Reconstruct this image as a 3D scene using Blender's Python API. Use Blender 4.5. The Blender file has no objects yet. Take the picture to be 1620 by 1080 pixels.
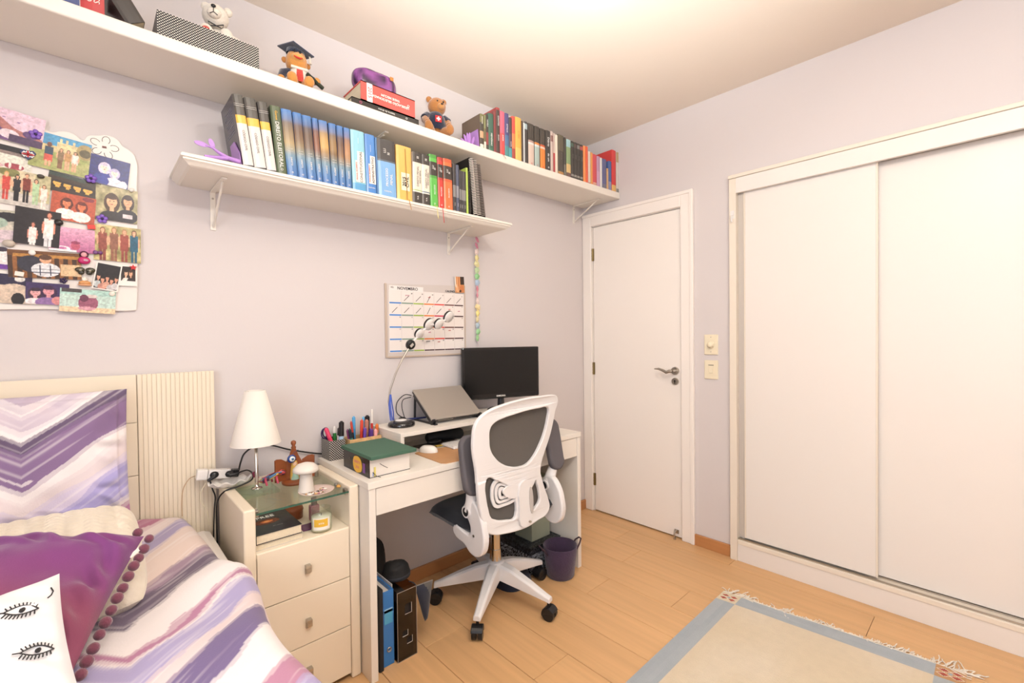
import bpy, bmesh, math, random
from mathutils import Matrix, Vector
random.seed(7)
SC = bpy.context.scene
COL = SC.collection
PI = math.pi

# ---------------------------------------------------------------- camera
cam_d = bpy.data.cameras.new('camera'); cam = bpy.data.objects.new('camera', cam_d); COL.objects.link(cam)
cam_d.sensor_width = 36.0; cam_d.lens = 16.0; cam_d.clip_start = 0.02
_X = (0.73202821, -0.01797085, 0.68103725); _Y = (-0.68118423, -0.00305134, 0.73210568); _Z = (-0.01107849, -0.99983386, -0.01447513)
_m = Matrix((( _X[0], -_X[1], -_X[2], 0.0), (_Y[0], -_Y[1], -_Y[2], 0.0), (_Z[0], -_Z[1], -_Z[2], 1.315), (0, 0, 0, 1)))
cam.matrix_world = _m
SC.camera = cam

# ---------------------------------------------------------------- world, lights, exposure
w = bpy.data.worlds.new('world'); SC.world = w; w.use_nodes = True
w.node_tree.nodes['Background'].inputs[0].default_value = (0.75, 0.85, 1.0, 1); w.node_tree.nodes['Background'].inputs[1].default_value = 0.6
def lamp(name, kind, loc, power, col, size=0.08, rot=None, sy=None):
    d = bpy.data.lights.new(name, kind); d.energy = power; d.color = col
    if kind == 'AREA':
        d.shape = 'RECTANGLE'; d.size = size; d.size_y = sy or size
    else: d.shadow_soft_size = size
    o = bpy.data.objects.new(name, d); COL.objects.link(o); o.location = loc
    if rot: o.rotation_euler = rot
    return o
lamp('ceiling_bulb', 'POINT', (0.98, -0.28, 2.48), 25, (1.0, 0.965, 0.92), 0.06)
lamp('ceiling_bulb', 'POINT', (0.30, -0.10, 2.48), 32, (1.0, 0.965, 0.92), 0.06)
lamp('ceiling_glow_light', 'POINT', (1.50, 1.08, 2.665), 0.7, (1.0, 0.965, 0.92), 0.03)  # added weak light without a fitting, makes the bright spot on the ceiling
# daylight entering by the window in the left wall
lamp('window_daylight', 'AREA', (-1.21, -0.45, 1.55), 38, (0.82, 0.89, 1.0), 1.7, (PI / 2, 0, -PI / 2), 1.3)
# the photographer's flash, fired at the ceiling above the camera
fl_ = lamp('bounced_flash', 'SPOT', (0.0, -0.12, 1.42), 520, (1.0, 0.985, 0.95), 0.05)
fl_.rotation_euler = (Vector((0.72, 0.54, 2.7)) - Vector(fl_.location)).to_track_quat('-Z', 'Y').to_euler(); fl_.data.spot_size = math.radians(76); fl_.data.spot_blend = 1.0
SC.view_settings.view_transform = 'Standard'; SC.view_settings.look = 'None'
SC.view_settings.exposure = 0.08; SC.view_settings.gamma = 1.0; SC.view_settings.use_curve_mapping = False

# ---------------------------------------------------------------- helpers
def lin(c): return c / 12.92 if c <= 0.04045 else ((c + 0.055) / 1.055) ** 2.4
_hc = {}
def H(h):
    if not isinstance(h, str): return h
    if h not in _hc: _hc[h] = tuple(lin(int(h[i:i + 2], 16) / 255) for i in (1, 3, 5))
    return _hc[h]
def mix(a, b, t):
    a = H(a); b = H(b); return tuple(a[i] + (b[i] - a[i]) * t for i in range(3))
def hsh(i, j, k=0):
    n = (i * 374761393 + j * 668265263 + k * 1274126177) & 0xffffffff
    n = ((n ^ (n >> 13)) * 1274126177) & 0xffffffff
    return ((n ^ (n >> 16)) & 0xffff) / 65535.0
def noise(x, y, k=0):
    i = math.floor(x); j = math.floor(y); u = x - i; v = y - j
    u = u * u * (3 - 2 * u); v = v * v * (3 - 2 * v)
    a = hsh(i, j, k); b = hsh(i + 1, j, k); c = hsh(i, j + 1, k); d = hsh(i + 1, j + 1, k)
    return (a + (b - a) * u) * (1 - v) + (c + (d - c) * u) * v

MATS = {}
def mat(name, col=None, rough=0.5, metal=0.0, var=0.0, vscale=(8, 8, 8), bump=0.0, bscale=60.0, sheen=0.0, emis=0.0, coat=0.0, spec=None, rnd=0.0):
    """Principled material; col None reads the colour attribute 'Col'; var = procedural tone variation, bump = noise relief."""
    if name in MATS: return MATS[name]
    m = bpy.data.materials.new(name); m.use_nodes = True; nt = m.node_tree; b = nt.nodes['Principled BSDF']
    N = nt.nodes.new; L = nt.links.new
    b.inputs['Roughness'].default_value = rough; b.inputs['Metallic'].default_value = metal
    if spec is not None: b.inputs['Specular IOR Level'].default_value = spec
    if sheen: b.inputs['Sheen Weight'].default_value = sheen
    if coat: b.inputs['Coat Weight'].default_value = coat
    if col is None:
        a = N('ShaderNodeVertexColor'); a.layer_name = 'Col'; src = a.outputs['Color']
    else:
        r = N('ShaderNodeRGB'); r.outputs[0].default_value = (*H(col), 1); src = r.outputs[0]
    tc = N('ShaderNodeTexCoord')
    if var:
        mp = N('ShaderNodeMapping'); mp.inputs['Scale'].default_value = vscale; L(tc.outputs['Object'], mp.inputs[0])
        nz = N('ShaderNodeTexNoise'); nz.inputs['Scale'].default_value = 1.0; nz.inputs['Detail'].default_value = 5; L(mp.outputs[0], nz.inputs['Vector'])
        mr = N('ShaderNodeMapRange'); mr.inputs['To Min'].default_value = 1 - var; mr.inputs['To Max'].default_value = 1 + var; L(nz.outputs['Fac'], mr.inputs[0])
        vm = N('ShaderNodeVectorMath'); vm.operation = 'SCALE'; L(src, vm.inputs[0]); L(mr.outputs[0], vm.inputs['Scale']); src = vm.outputs[0]
    if rnd:
        oi = N('ShaderNodeObjectInfo'); mr2 = N('ShaderNodeMapRange'); mr2.inputs['To Min'].default_value = 1 - rnd; mr2.inputs['To Max'].default_value = 1 + rnd
        L(oi.outputs['Random'], mr2.inputs[0]); vm2 = N('ShaderNodeVectorMath'); vm2.operation = 'SCALE'; L(src, vm2.inputs[0]); L(mr2.outputs[0], vm2.inputs['Scale']); src = vm2.outputs[0]
    L(src, b.inputs['Base Color'])
    if emis:
        L(src, b.inputs['Emission Color']); b.inputs['Emission Strength'].default_value = emis
    if bump:
        nz2 = N('ShaderNodeTexNoise'); nz2.inputs['Scale'].default_value = bscale; nz2.inputs['Detail'].default_value = 3; L(tc.outputs['Object'], nz2.inputs['Vector'])
        bp = N('ShaderNodeBump'); bp.inputs['Strength'].default_value = bump; bp.inputs['Distance'].default_value = 0.004; L(nz2.outputs['Fac'], bp.inputs['Height']); L(bp.outputs[0], b.inputs['Normal'])
    MATS[name] = m; return m
def glassy(name, tint, gloss=0.12, rough=0.02):
    """thin clear sheet: tinted see-through with a glossy reflection"""
    if name in MATS: return MATS[name]
    m = bpy.data.materials.new(name); m.use_nodes = True; nt = m.node_tree; nt.nodes.clear(); N = nt.nodes.new; L = nt.links.new
    o = N('ShaderNodeOutputMaterial'); mx = N('ShaderNodeMixShader'); t = N('ShaderNodeBsdfTransparent'); g = N('ShaderNodeBsdfGlossy')
    t.inputs[0].default_value = (*H(tint), 1); g.inputs['Roughness'].default_value = rough; g.inputs[0].default_value = (0.95, 1, 0.97, 1)
    fr = N('ShaderNodeLayerWeight'); fr.inputs[0].default_value = 0.3; pw_ = N('ShaderNodeMath'); pw_.operation = 'POWER'; pw_.inputs[1].default_value = 4.0; L(fr.outputs['Facing'], pw_.inputs[0])
    ad = N('ShaderNodeMath'); ad.operation = 'MULTIPLY_ADD'; ad.inputs[1].default_value = 0.45; ad.inputs[2].default_value = gloss * .4; ad.use_clamp = True
    L(pw_.outputs[0], ad.inputs[0]); L(ad.outputs[0], mx.inputs[0]); L(t.outputs[0], mx.inputs[1]); L(g.outputs[0], mx.inputs[2]); L(mx.outputs[0], o.inputs[0])
    MATS[name] = m; return m

ORG = {}                                    # world origin of unrotated things
class MB:
    def __init__(s): s.v = []; s.f = []; s.c = []; s.sm = []; s.M = None
    def add(s, vs, fs, col=(0.8, 0.8, 0.8), smooth=False):
        n = len(s.v); M = s.M
        for p in vs: s.v.append(tuple(M @ Vector(p)) if M else tuple(p))
        cl = isinstance(col, list)
        for i, f in enumerate(fs):
            s.f.append([a + n for a in f]); s.c.append((col[i] if isinstance(col[i], list) else H(col[i])) if cl else H(col)); s.sm.append(smooth)
        return s
    def box(s, x0, x1, y0, y1, z0, z1, col=(0.8, 0.8, 0.8)):
        vs = [(x0, y0, z0), (x1, y0, z0), (x1, y1, z0), (x0, y1, z0), (x0, y0, z1), (x1, y0, z1), (x1, y1, z1), (x0, y1, z1)]
        return s.add(vs, [(3, 2, 1, 0), (4, 5, 6, 7), (0, 1, 5, 4), (1, 2, 6, 5), (2, 3, 7, 6), (3, 0, 4, 7)], col)
    def prism(s, pts, a0, a1, axis='y', col=(0.8, 0.8, 0.8), smooth=False):
        """extrude a 2-D outline along an axis; pts are (x,z) for y, (y,z) for x, (x,y) for z"""
        n = len(pts); mk = {'y': lambda p, a: (p[0], a, p[1]), 'x': lambda p, a: (a, p[0], p[1]), 'z': lambda p, a: (p[0], p[1], a)}[axis]
        vs = [mk(p, a0) for p in pts] + [mk(p, a1) for p in pts]
        fs = [list(range(n)), list(range(2 * n - 1, n - 1, -1))] + [(i, i + n, (i + 1) % n + n, (i + 1) % n) for i in range(n)]
        return s.add(vs, fs, col, smooth)
    def tube(s, pts, r, n=8, col=(0.8, 0.8, 0.8), caps=True):
        pts = [Vector(p) for p in pts]; k = len(pts); rs = r if isinstance(r, (list, tuple)) else [r] * k
        vs = []; t0 = (pts[1] - pts[0]).normalized(); up = Vector((0, 0, 1)) if abs(t0.z) < 0.9 else Vector((1, 0, 0)); a = t0.cross(up).normalized()
        for i in range(k):
            t = (pts[min(i + 1, k - 1)] - pts[max(i - 1, 0)]).normalized(); a = (a - t * a.dot(t)).normalized(); b = t.cross(a)
            for j in range(n):
                q = 2 * PI * j / n; vs.append(pts[i] + (a * math.cos(q) + b * math.sin(q)) * rs[i])
        fs = [(i * n + j, i * n + (j + 1) % n, (i + 1) * n + (j + 1) % n, (i + 1) * n + j) for i in range(k - 1) for j in range(n)]
        s.add(vs, fs, col, True)
        if caps: s.add(vs[:n], [list(range(n - 1, -1, -1))], col); s.add(vs[-n:], [list(range(n))], col)
        return s
    def cyl(s, p0, p1, r0, r1=None, n=20, col=(0.8, 0.8, 0.8)): return s.tube([p0, p1], [r0, r0 if r1 is None else r1], n, col)
    def lathe(s, prof, c=(0, 0, 0), n=24, col=(0.8, 0.8, 0.8), smooth=True):
        vs = []; k = len(prof)
        for r, z in prof:
            for j in range(n): q = 2 * PI * j / n; vs.append((c[0] + r * math.cos(q), c[1] + r * math.sin(q), c[2] + z))
        cols = []; fs = []
        for i in range(k - 1):
            for j in range(n):
                fs.append((i * n + j, i * n + (j + 1) % n, (i + 1) * n + (j + 1) % n, (i + 1) * n + j)); cols.append(col(i, j) if callable(col) else col)
        return s.add(vs, fs, cols, smooth)
    def ball(s, c, r, nu=16, nv=10, col=(0.8, 0.8, 0.8)):
        if not isinstance(r, (tuple, list)): r = (r, r, r)
        vs = [(c[0], c[1], c[2] - r[2])]; cols = []
        for i in range(1, nv):
            t = PI * i / nv
            for j in range(nu): q = 2 * PI * j / nu; vs.append((c[0] + r[0] * math.sin(t) * math.cos(q), c[1] + r[1] * math.sin(t) * math.sin(q), c[2] - r[2] * math.cos(t)))
        vs.append((c[0], c[1], c[2] + r[2])); e = len(vs) - 1; fs = [(0, 1 + (j + 1) % nu, 1 + j) for j in range(nu)]
        for i in range(nv - 2):
            for j in range(nu): a = 1 + i * nu; fs.append((a + j, a + (j + 1) % nu, a + nu + (j + 1) % nu, a + nu + j))
        a = 1 + (nv - 2) * nu; fs += [(a + j, a + (j + 1) % nu, e) for j in range(nu)]
        return s.add(vs, fs, col, True)
    def grid(s, fn, nu, nv, col=(0.8, 0.8, 0.8), smooth=True, flip=False, vcol=False):
        vs = [fn(i / nu, j / nv) for j in range(nv + 1) for i in range(nu + 1)]; fs = []; cols = []
        for j in range(nv):
            for i in range(nu):
                a = j * (nu + 1) + i; q = (a, a + 1, a + nu + 2, a + nu + 1); fs.append(q[::-1] if flip else q)
                cols.append(col((i + .5) / nu, (j + .5) / nv) if callable(col) and not vcol else col)
        if vcol:
            vc = [H(col(i / nu, j / nv)) for j in range(nv + 1) for i in range(nu + 1)]; cols = [[vc[a] for a in q] for q in fs]
        return s.add(vs, fs, cols, smooth)
    def build(s, name, m, parent=None, org=None, bevel=0.0, seg=2, local=False, subsurf=0):
        me = bpy.data.meshes.new(name); o = bpy.data.objects.new(name, me); COL.objects.link(o)
        if parent is not None:
            o.parent = parent; off = (0, 0, 0) if local else ORG.get(parent.name, (0, 0, 0)); ORG[o.name] = off
        else:
            off = org or (0, 0, 0); o.location = off; ORG[o.name] = off
        me.from_pydata([(p[0] - off[0], p[1] - off[1], p[2] - off[2]) for p in s.v], [], s.f)
        at = me.color_attributes.new('Col', 'FLOAT_COLOR', 'CORNER'); buf = []
        for f, c in zip(s.f, s.c):
            if isinstance(c, list):
                for q in c: buf += [q[0], q[1], q[2], 1.0]
            else: buf += [c[0], c[1], c[2], 1.0] * len(f)
        at.data.foreach_set('color', buf)
        me.polygons.foreach_set('use_smooth', s.sm)
        me.materials.append(m); me.update()
        if bevel:
            b = o.modifiers.new('bevel', 'BEVEL'); b.width = bevel; b.segments = seg; b.limit_method = 'ANGLE'; b.angle_limit = 0.7; b.harden_normals = False
        if subsurf:
            q = o.modifiers.new('sub', 'SUBSURF'); q.levels = q.render_levels = subsurf
        return o
def tag(o, label, cat, group=None, kind=None):
    o['label'] = label; o['category'] = cat
    if group: o['group'] = group
    if kind: o['kind'] = kind
    return o
def thing(name, label, cat, loc=(0, 0, 0), rot=None, group=None, kind=None):
    o = bpy.data.objects.new(name, None); COL.objects.link(o); o.location = loc; o.empty_display_size = 0.05
    if rot: o.rotation_euler = rot; ORG[o.name] = (0, 0, 0)
    else: ORG[o.name] = tuple(loc)
    return tag(o, label, cat, group, kind)
def bx(*a, col=(0.8, 0.8, 0.8)): return MB().box(*a, col)
_fc = {}
def text(s, size, m, parent, M, name='lettering', ext=0.0004, align='CENTER', bold=0.0):
    """flat lettering as a mesh part; M is a matrix from the letters' plane (x right, y up, z out) to parent space"""
    k = (s, size, align, bold, m.name)
    if k not in _fc:
        c = bpy.data.curves.new('t', 'FONT'); c.body = s; c.size = size; c.extrude = ext; c.align_x = align; c.align_y = 'CENTER'; c.resolution_u = 2; c.offset = bold
        to = bpy.data.objects.new('t', c); COL.objects.link(to); dg = bpy.context.evaluated_depsgraph_get()
        me = bpy.data.meshes.new_from_object(to.evaluated_get(dg)); bpy.data.objects.remove(to); me.materials.clear(); me.materials.append(m); _fc[k] = me
    o = bpy.data.objects.new(name, _fc[k]); COL.objects.link(o); o.parent = parent; o.matrix_local = M; return o
def plate(splines, t, bevel=0.0, res=6, smooth=True):
    """2-D filled outline with holes -> list of verts, faces (x, y, z thickness along z)"""
    c = bpy.data.curves.new('p', 'CURVE'); c.dimensions = '2D'; c.fill_mode = 'BOTH'; c.extrude = max(t / 2 - bevel, 0.0001); c.bevel_depth = bevel; c.bevel_resolution = 2; c.resolution_u = res
    for pts in splines:
        if smooth:
            sp = c.splines.new('BEZIER'); sp.bezier_points.add(len(pts) - 1)
            for b, p in zip(sp.bezier_points, pts): b.co = (p[0], p[1], 0); b.handle_left_type = b.handle_right_type = 'AUTO'
        else:
            sp = c.splines.new('POLY'); sp.points.add(len(pts) - 1)
            for b, p in zip(sp.points, pts): b.co = (p[0], p[1], 0, 1)
        sp.use_cyclic_u = True
    o = bpy.data.objects.new('p', c); COL.objects.link(o); dg = bpy.context.evaluated_depsgraph_get()
    me = bpy.data.meshes.new_from_object(o.evaluated_get(dg)); vs = [tuple(v.co) for v in me.vertices]; fs = [tuple(p.vertices) for p in me.polygons]
    bpy.data.objects.remove(o); bpy.data.meshes.remove(me); return vs, fs
def Mrot(loc, rx=0, ry=0, rz=0): return Matrix.Translation(loc) @ Matrix.Rotation(rz, 4, 'Z') @ Matrix.Rotation(ry, 4, 'Y') @ Matrix.Rotation(rx, 4, 'X')
FRONT = Matrix.Rotation(PI / 2, 4, 'X')      # letters facing -y, upright
def front(x, y, z, roll=0.0): return Matrix.Translation((x, y, z)) @ FRONT @ Matrix.Rotation(roll, 4, 'Z')
# ---------------------------------------------------------------- materials
m_wall = mat('wall_paint', '#d4cdcc', 0.75, var=0.012, vscale=(1.3, 1.3, 1.3), bump=0.05, bscale=140)
m_ceil = mat('ceiling_paint', '#e8ddd0', 0.7, var=0.01, vscale=(1, 1, 1))
m_plank = mat('laminate_oak', '#d2a777', 0.38, var=0.20, vscale=(30, 1.4, 8), bump=0.02, bscale=90, rnd=0.045, spec=0.4)
m_under = mat('underlay', '#3f2a18', 0.8)
m_skirt = mat('skirting_wood', '#b98151', 0.45, var=0.10, vscale=(3, 3, 40))
m_lacq = mat('white_lacquer', '#e6e0da', 0.38, var=0.01, vscale=(2, 2, 2), spec=0.35)
m_cream = mat('cream_lacquer', '#e9dcc6', 0.35, var=0.015, vscale=(3, 3, 3), spec=0.4)
m_doorp = mat('door_enamel', '#f2ebe4', 0.32, var=0.015, vscale=(2, 2, 2), spec=0.4)
m_desk = mat('white_melamine', '#e4ddd3', 0.42, var=0.012, vscale=(30, 3, 3))
m_shelf = mat('shelf_enamel', '#eae3d8', 0.4, var=0.01, vscale=(3, 3, 3))
m_chrome = mat('chrome', '#cfcac2', 0.15, 1.0); m_steel = mat('brushed_steel', '#b9b2a8', 0.32, 1.0); m_brass = mat('worn_brass', '#8d7c55', 0.4, 0.9)
m_blackp = mat('black_plastic', '#17171a', 0.35); m_blackm = mat('black_matte', '#151517', 0.7, bump=0.1, bscale=200)
m_whitep = mat('white_plastic', '#e4e0dc', 0.35); m_ivory = mat('ivory_plastic', '#eadfc4', 0.4)
m_vc = mat('printed_paper', None, 0.5); m_vcg = mat('glossy_print', None, 0.25, spec=0.45); m_vcm = mat('matte_print', None, 0.75)
m_fab = mat('printed_cotton', None, 0.85, sheen=0.2, bump=0.12, bscale=260); m_plush = mat('plush', None, 0.95, sheen=0.5, bump=0.5, bscale=220, var=0.12, vscale=(60, 60, 60))
m_page = mat('book_pages', '#dccfb4', 0.8, var=0.12, vscale=(160, 4, 160)); m_white = mat('white_ink', '#efece6', 0.6); m_ink = mat('black_ink', '#1a1820', 0.7)
m_glass = glassy('clear_green_glass', '#fafdfb', 0.12); m_acry = glassy('smoky_acrylic', '#b9aaa0', 0.13, 0.08); m_jar = glassy('clear_jar_glass', '#f8fbf9', 0.12)

# ---------------------------------------------------------------- room shell
XB, YA, ZC = 2.745, 2.145, 2.715
XL, YF, XR = -1.25, -1.75, 3.35
fl = tag(bx(XL, XR, YF, YA + .1, -0.03, -0.012).build('floor', m_under), 'light oak laminate floor laid in long planks', 'floor', kind='structure')
pw = 0.2015; x = 1.22 - 13 * pw; k = 0
while x < XB + .05:
    y = YF - random.random() * 1.1
    while y < YA:
        y1 = y + 1.29; a = max(y, YF); b = min(y1, YA)
        if b - a > 0.03: bx(x + .0010, x + pw - .0010, a + .0008, b - .0008, -0.012, 0.0).build('plank', m_plank, fl, bevel=0.0012, seg=1)
        y = y1
    x += pw
tag(bx(XL, XR, YF, YA + .1, ZC, ZC + .1).build('ceiling', m_ceil), 'plain warm white ceiling', 'ceiling', kind='structure')
tag(bx(XL - .1, XR, YA, YA + .12, -.03, ZC).build('wall_back', m_wall), 'pale lilac wall behind the shelves, bed and desk', 'wall', kind='structure')
b = MB()
DY0, DY1, DZ = 1.365, 2.075, 2.115           # door opening
WY1, WZ = 1.075, 2.215                       # wardrobe niche
b.box(XB, XB + .14, DY1, YA, -.03, ZC); b.box(XB, XB + .14, DY0, DY1, DZ, ZC); b.box(XB, XB + .14, WY1, DY0, -.03, ZC)
b.box(XB, XB + .14, -1.25, WY1, WZ, ZC); b.box(XB, XB + .14, YF, -1.25, -.03, ZC)
tag(b.build('wall_right', m_wall), 'pale lilac wall holding the door and the wardrobe', 'wall', kind='structure')
tag(bx(XB + .14, XB + .2, 1.2, YA, -.03, ZC).build('wall_hallway', m_wall), 'dim hallway wall behind the closed door', 'wall', kind='structure')
tag(bx(XL, XR, YF - .1, YF, -.03, ZC).build('wall_front', m_wall), 'pale lilac wall behind the camera', 'wall', kind='structure')
WY0_, WY1_ = -1.35, .45
b = MB(); b.box(XL - .1, XL, YF, WY0_, -.03, ZC); b.box(XL - .1, XL, WY1_, YA, -.03, ZC); b.box(XL - .1, XL, WY0_, WY1_, -.03, .85); b.box(XL - .1, XL, WY0_, WY1_, 2.25, ZC)
tag(b.build('wall_left', m_wall), 'pale lilac wall with the window left of the bed', 'wall', kind='structure')
wn = thing('window_1', 'white framed window in the wall left of the bed', 'window', (XL - .05, -.45, .85), kind='structure')
b = MB()
for yy in (WY0_, -.47, WY1_ - .04): b.box(XL - .08, XL - .02, yy, yy + .04, .85, 2.25)
for zz in (.85, 2.21): b.box(XL - .08, XL - .02, WY0_, WY1_, zz, zz + .04)
b.build('window_frame', m_lacq, wn)
for yy in (WY0_ + .04, -.43): bx(XL - .055, XL - .05, yy, yy + .84, .89, 2.21).build('pane', m_jar, wn)
# skirting
tag(bx(.76, XB, YA - .016, YA, 0, .068).build('baseboard_back', m_skirt, bevel=.003), 'wooden skirting board under the desk wall', 'skirting board', kind='structure')
tag(bx(XB - .016, XB, 1.078, 1.292, 0, .068).build('baseboard_right', m_skirt, bevel=.003), 'short wooden skirting board between door and wardrobe', 'skirting board', kind='structure')

# ---------------------------------------------------------------- door
d = thing('door_1', 'plain white door with a steel lever handle in the corner', 'door', (XB, DY0, 0), kind='structure')
b = MB(); b.box(XB - .02, XB, DY1 - .008, YA - .002, 0, DZ + .075); b.box(XB - .02, XB, DY0 - .07, DY0 + .008, 0, DZ + .075); b.box(XB - .02, XB, DY0 + .008, DY1 - .008, DZ - .008, DZ + .075)
b.build('door_casing', m_doorp, d, bevel=.005)
b = MB(); b.box(XB - .026, XB, DY0 - .075, DY0 - .052, .0005, DZ + .0845); b.box(XB - .0255, XB, DY0 - .0745, YA - .001, DZ + .062, DZ + .084)
b.build('casing_lip', m_doorp, d, bevel=.004)
b = MB(); b.box(XB, XB + .13, DY1 - .012, DY1, 0, DZ); b.box(XB, XB + .13, DY0, DY0 + .012, 0, DZ); b.box(XB, XB + .13, DY0, DY1, DZ - .012, DZ)
b.build('door_jamb', m_doorp, d)
leaf = bx(XB + .002, XB + .038, DY0 + .015, DY1 - .016, .008, DZ - .015).build('door_leaf', m_doorp, d, bevel=.002)
for z in (1.90, 1.06, .235):
    b = MB(); b.cyl((XB - .004, DY1 - .013, z - .045), (XB - .004, DY1 - .013, z + .045), .006, n=10)
    b.box(XB - .002, XB + .003, DY1 - .024, DY1 - .004, z - .045, z + .045)
    for q in (-.032, -.012, .012, .032): b.cyl((XB - .004, DY1 - .013, z + q - .002), (XB - .004, DY1 - .013, z + q + .002), .0075, n=10)
    b.build('hinge', m_brass, d)
hy, hz = 1.42, 1.073
b = MB(); b.cyl((XB + .002, hy, hz), (XB - .010, hy, hz), .026, .024, 24); b.cyl((XB - .01, hy, hz), (XB - .045, hy, hz), .010, n=12)
b.tube([(XB - .045, hy, hz), (XB - .05, hy + .015, hz + .001), (XB - .052, hy + .035, hz - .008), (XB - .05, hy + .06, hz + .004), (XB - .048, hy + .09, hz + .012), (XB - .046, hy + .12, hz + .01)], [.010, .011, .010, .009, .0075, .004], 10)
b.build('lever_handle', m_steel, d)
b = MB(); b.cyl((XB + .002, hy, 1.006), (XB - .008, hy, 1.006), .024, .022, 24)
k = b.build('keyhole_plate', m_steel, d)
b = MB(); b.cyl((XB - .0075, hy, 1.009), (XB - .0095, hy, 1.009), .006, n=12); b.box(XB - .0095, XB - .0075, hy - .003, hy + .003, .992, 1.008); b.build('keyhole', m_blackm, k)
b = MB(); b.box(XB - .006, XB, 1.40, 1.43, .03, .055); b.tube([(XB - .006, 1.415, .05), (XB - .03, 1.415, .05), (XB - .035, 1.415, .03), (XB - .03, 1.415, .012)], .006, 8); b.cyl((XB - .03, 1.415, .012), (XB - .03, 1.415, .001), .009, n=10)
b.build('door_holder', m_steel, d, bevel=.001)

# ---------------------------------------------------------------- wardrobe
m_wcream = mat('wardrobe_cream', '#e6dccd', .4, var=.01, vscale=(2, 2, 2), spec=.35); wx = 2.712; wy0 = -1.22
W = thing('sliding_wardrobe', 'tall white built-in wardrobe with plain sliding doors', 'wardrobe', (wx, wy0, 0))
bx(wx, XR - .05, 1.032, 1.07, 0, WZ - .022).build('side_panel', m_wcream, W, bevel=.0015); bx(wx, XR - .05, wy0, wy0 + .035, 0, WZ - .022).build('side_panel', m_wcream, W, bevel=.0015)
bx(XR - .07, XR - .05, wy0 + .035, 1.032, 0, WZ - .01).build('back_panel', m_lacq, W)
bx(wx, wx + .022, wy0 + .035, 1.032, 2.108, WZ - .022).build('fascia', m_lacq, W, bevel=.0015)
bx(wx - .006, XR - .05, wy0, 1.074, WZ - .021, WZ - .001).build('top_moulding', m_wcream, W, bevel=.003)
bx(wx + .006, wx + .028, wy0 + .035, 1.031, 0, .098).build('plinth', m_lacq, W, bevel=.0015)
b = MB(); b.box(wx + .002, XR - .08, wy0 + .035, 1.031, .098, .122)
b.build('bottom_track', m_wcream, W, bevel=.002)
b = MB()
for q in (wx + .014, wx + .066): b.box(q, q + .006, wy0 + .035, 1.031, .1222, .130)
b.build('track_rail', m_steel, W)
bx(wx + .03, wx + .09, wy0 + .035, 1.031, 2.125, 2.14).build('top_track', m_steel, W)
def wdoor(y0, y1, dx):
    o = bx(wx + dx, wx + dx + .018, y0, y1, .136, 2.118).build('sliding_door', m_lacq, W, bevel=.0015)
    b = MB(); b.box(wx + dx - .001, wx + dx + .021, y1, y1 + .007, .136, 2.118); b.box(wx + dx - .001, wx + dx + .021, y0 - .007, y0, .136, 2.118); b.build('edge_profile', m_steel if dx > .05 else m_wcream, o)
    return o
wdoor(.405, .992, .026); wdoor(-.19, .44, .060); wdoor(-.80, -.155, .026); wdoor(-1.18, -.77, .060)
bx(wx + .028, wx + .034, 1.001, 1.016, .13, 2.11).build('pull_profile', mat('pale_aluminium', '#c9c2ba', .4, .2), W); bx(wx + .034, wx + .04, 1.017, 1.0315, .13, 2.11).build('pull_profile', MATS['pale_aluminium'], W)
bx(wx + .09, wx + .1, wy0 + .035, 1.031, .122, 2.13).build('inner_shadow_board', m_wcream, W)  # unseen board added inside the wardrobe for the shade behind its doors
b = MB(); b.tube([(wx - .001, 1.05, 1.985), (wx - .012, 1.05, 1.98), (wx - .016, 1.05, 1.955), (wx - .012, 1.05, 1.945)], .005, 8); b.box(wx - .004, wx, 1.04, 1.06, 1.965, 2.01); b.build('hook', m_whitep, W)

# ---------------------------------------------------------------- wall switches
s = thing('dimmer_plate', 'ivory wall plate with a round dimmer knob, upper of two', 'light switch', (XB, 1.187, 1.183))
bx(XB - .008, XB, 1.147, 1.229, 1.183, 1.304).build('plate', m_ivory, s, bevel=.003)
kn = MB().lathe([(0, .026), (.012, .026), (.017, .018), (.021, .004), (.021, 0)], n=24).build('knob', m_ivory, s, local=True)
kn.matrix_local = Matrix.Translation((-.008, .0, .06)) @ Matrix.Rotation(-PI / 2, 4, 'Y')
for z in (1.2, 1.288): MB().cyl((XB - .0085, 1.188, z), (XB - .0092, 1.188, z), .003, n=8).build('screw', m_steel, s)
s = thing('switch_plate', 'ivory wall plate with a small rocker switch, below the dimmer', 'light switch', (XB, 1.187, 1.036))
bx(XB - .008, XB, 1.147, 1.229, 1.036, 1.15).build('plate', m_ivory, s, bevel=.003)
bx(XB - .013, XB - .008, 1.177, 1.199, 1.072, 1.112).build('rocker', m_ivory, s, bevel=.002)
bx(XB - .0086, XB - .008, 1.172, 1.204, 1.119, 1.122).build('slot', m_blackm, s)

# ---------------------------------------------------------------- shelves
YS = 1.857
U = thing('upper_wall_shelf', 'long white wall shelf near the ceiling running to the corner', 'shelf', (-.9, YA, 2.257))
pts = [(-.9, YA), (XB - .001, YA), (XB - .001, 1.822), (1.9, YS), (-.9, YS)]
MB().prism(pts, 2.257, 2.302, 'z').build('board', m_shelf, U, bevel=.006, seg=3)
def bracket(par, x, z, drop=.13, reach=.24):
    b = MB(); b.box(x - .009, x + .009, YA - .006, YA, z - drop, z - .002); b.box(x - .009, x + .009, YA - reach, YA, z - .007, z - .001)
    b.tube([(x, YA - .006, z - drop + .012), (x, YA - reach + .03, z - .008)], .0045, 6)
    o = b.build('bracket', m_shelf, par); MB().cyl((x, YA - .006, z - .03), (x, YA - .0075, z - .03), .004, n=8).build('screw', m_steel, o); return o
bracket(U, 2.625, 2.257); bracket(U, 1.02, 2.257, .02, .22); bracket(U, -.62, 2.257)
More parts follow.
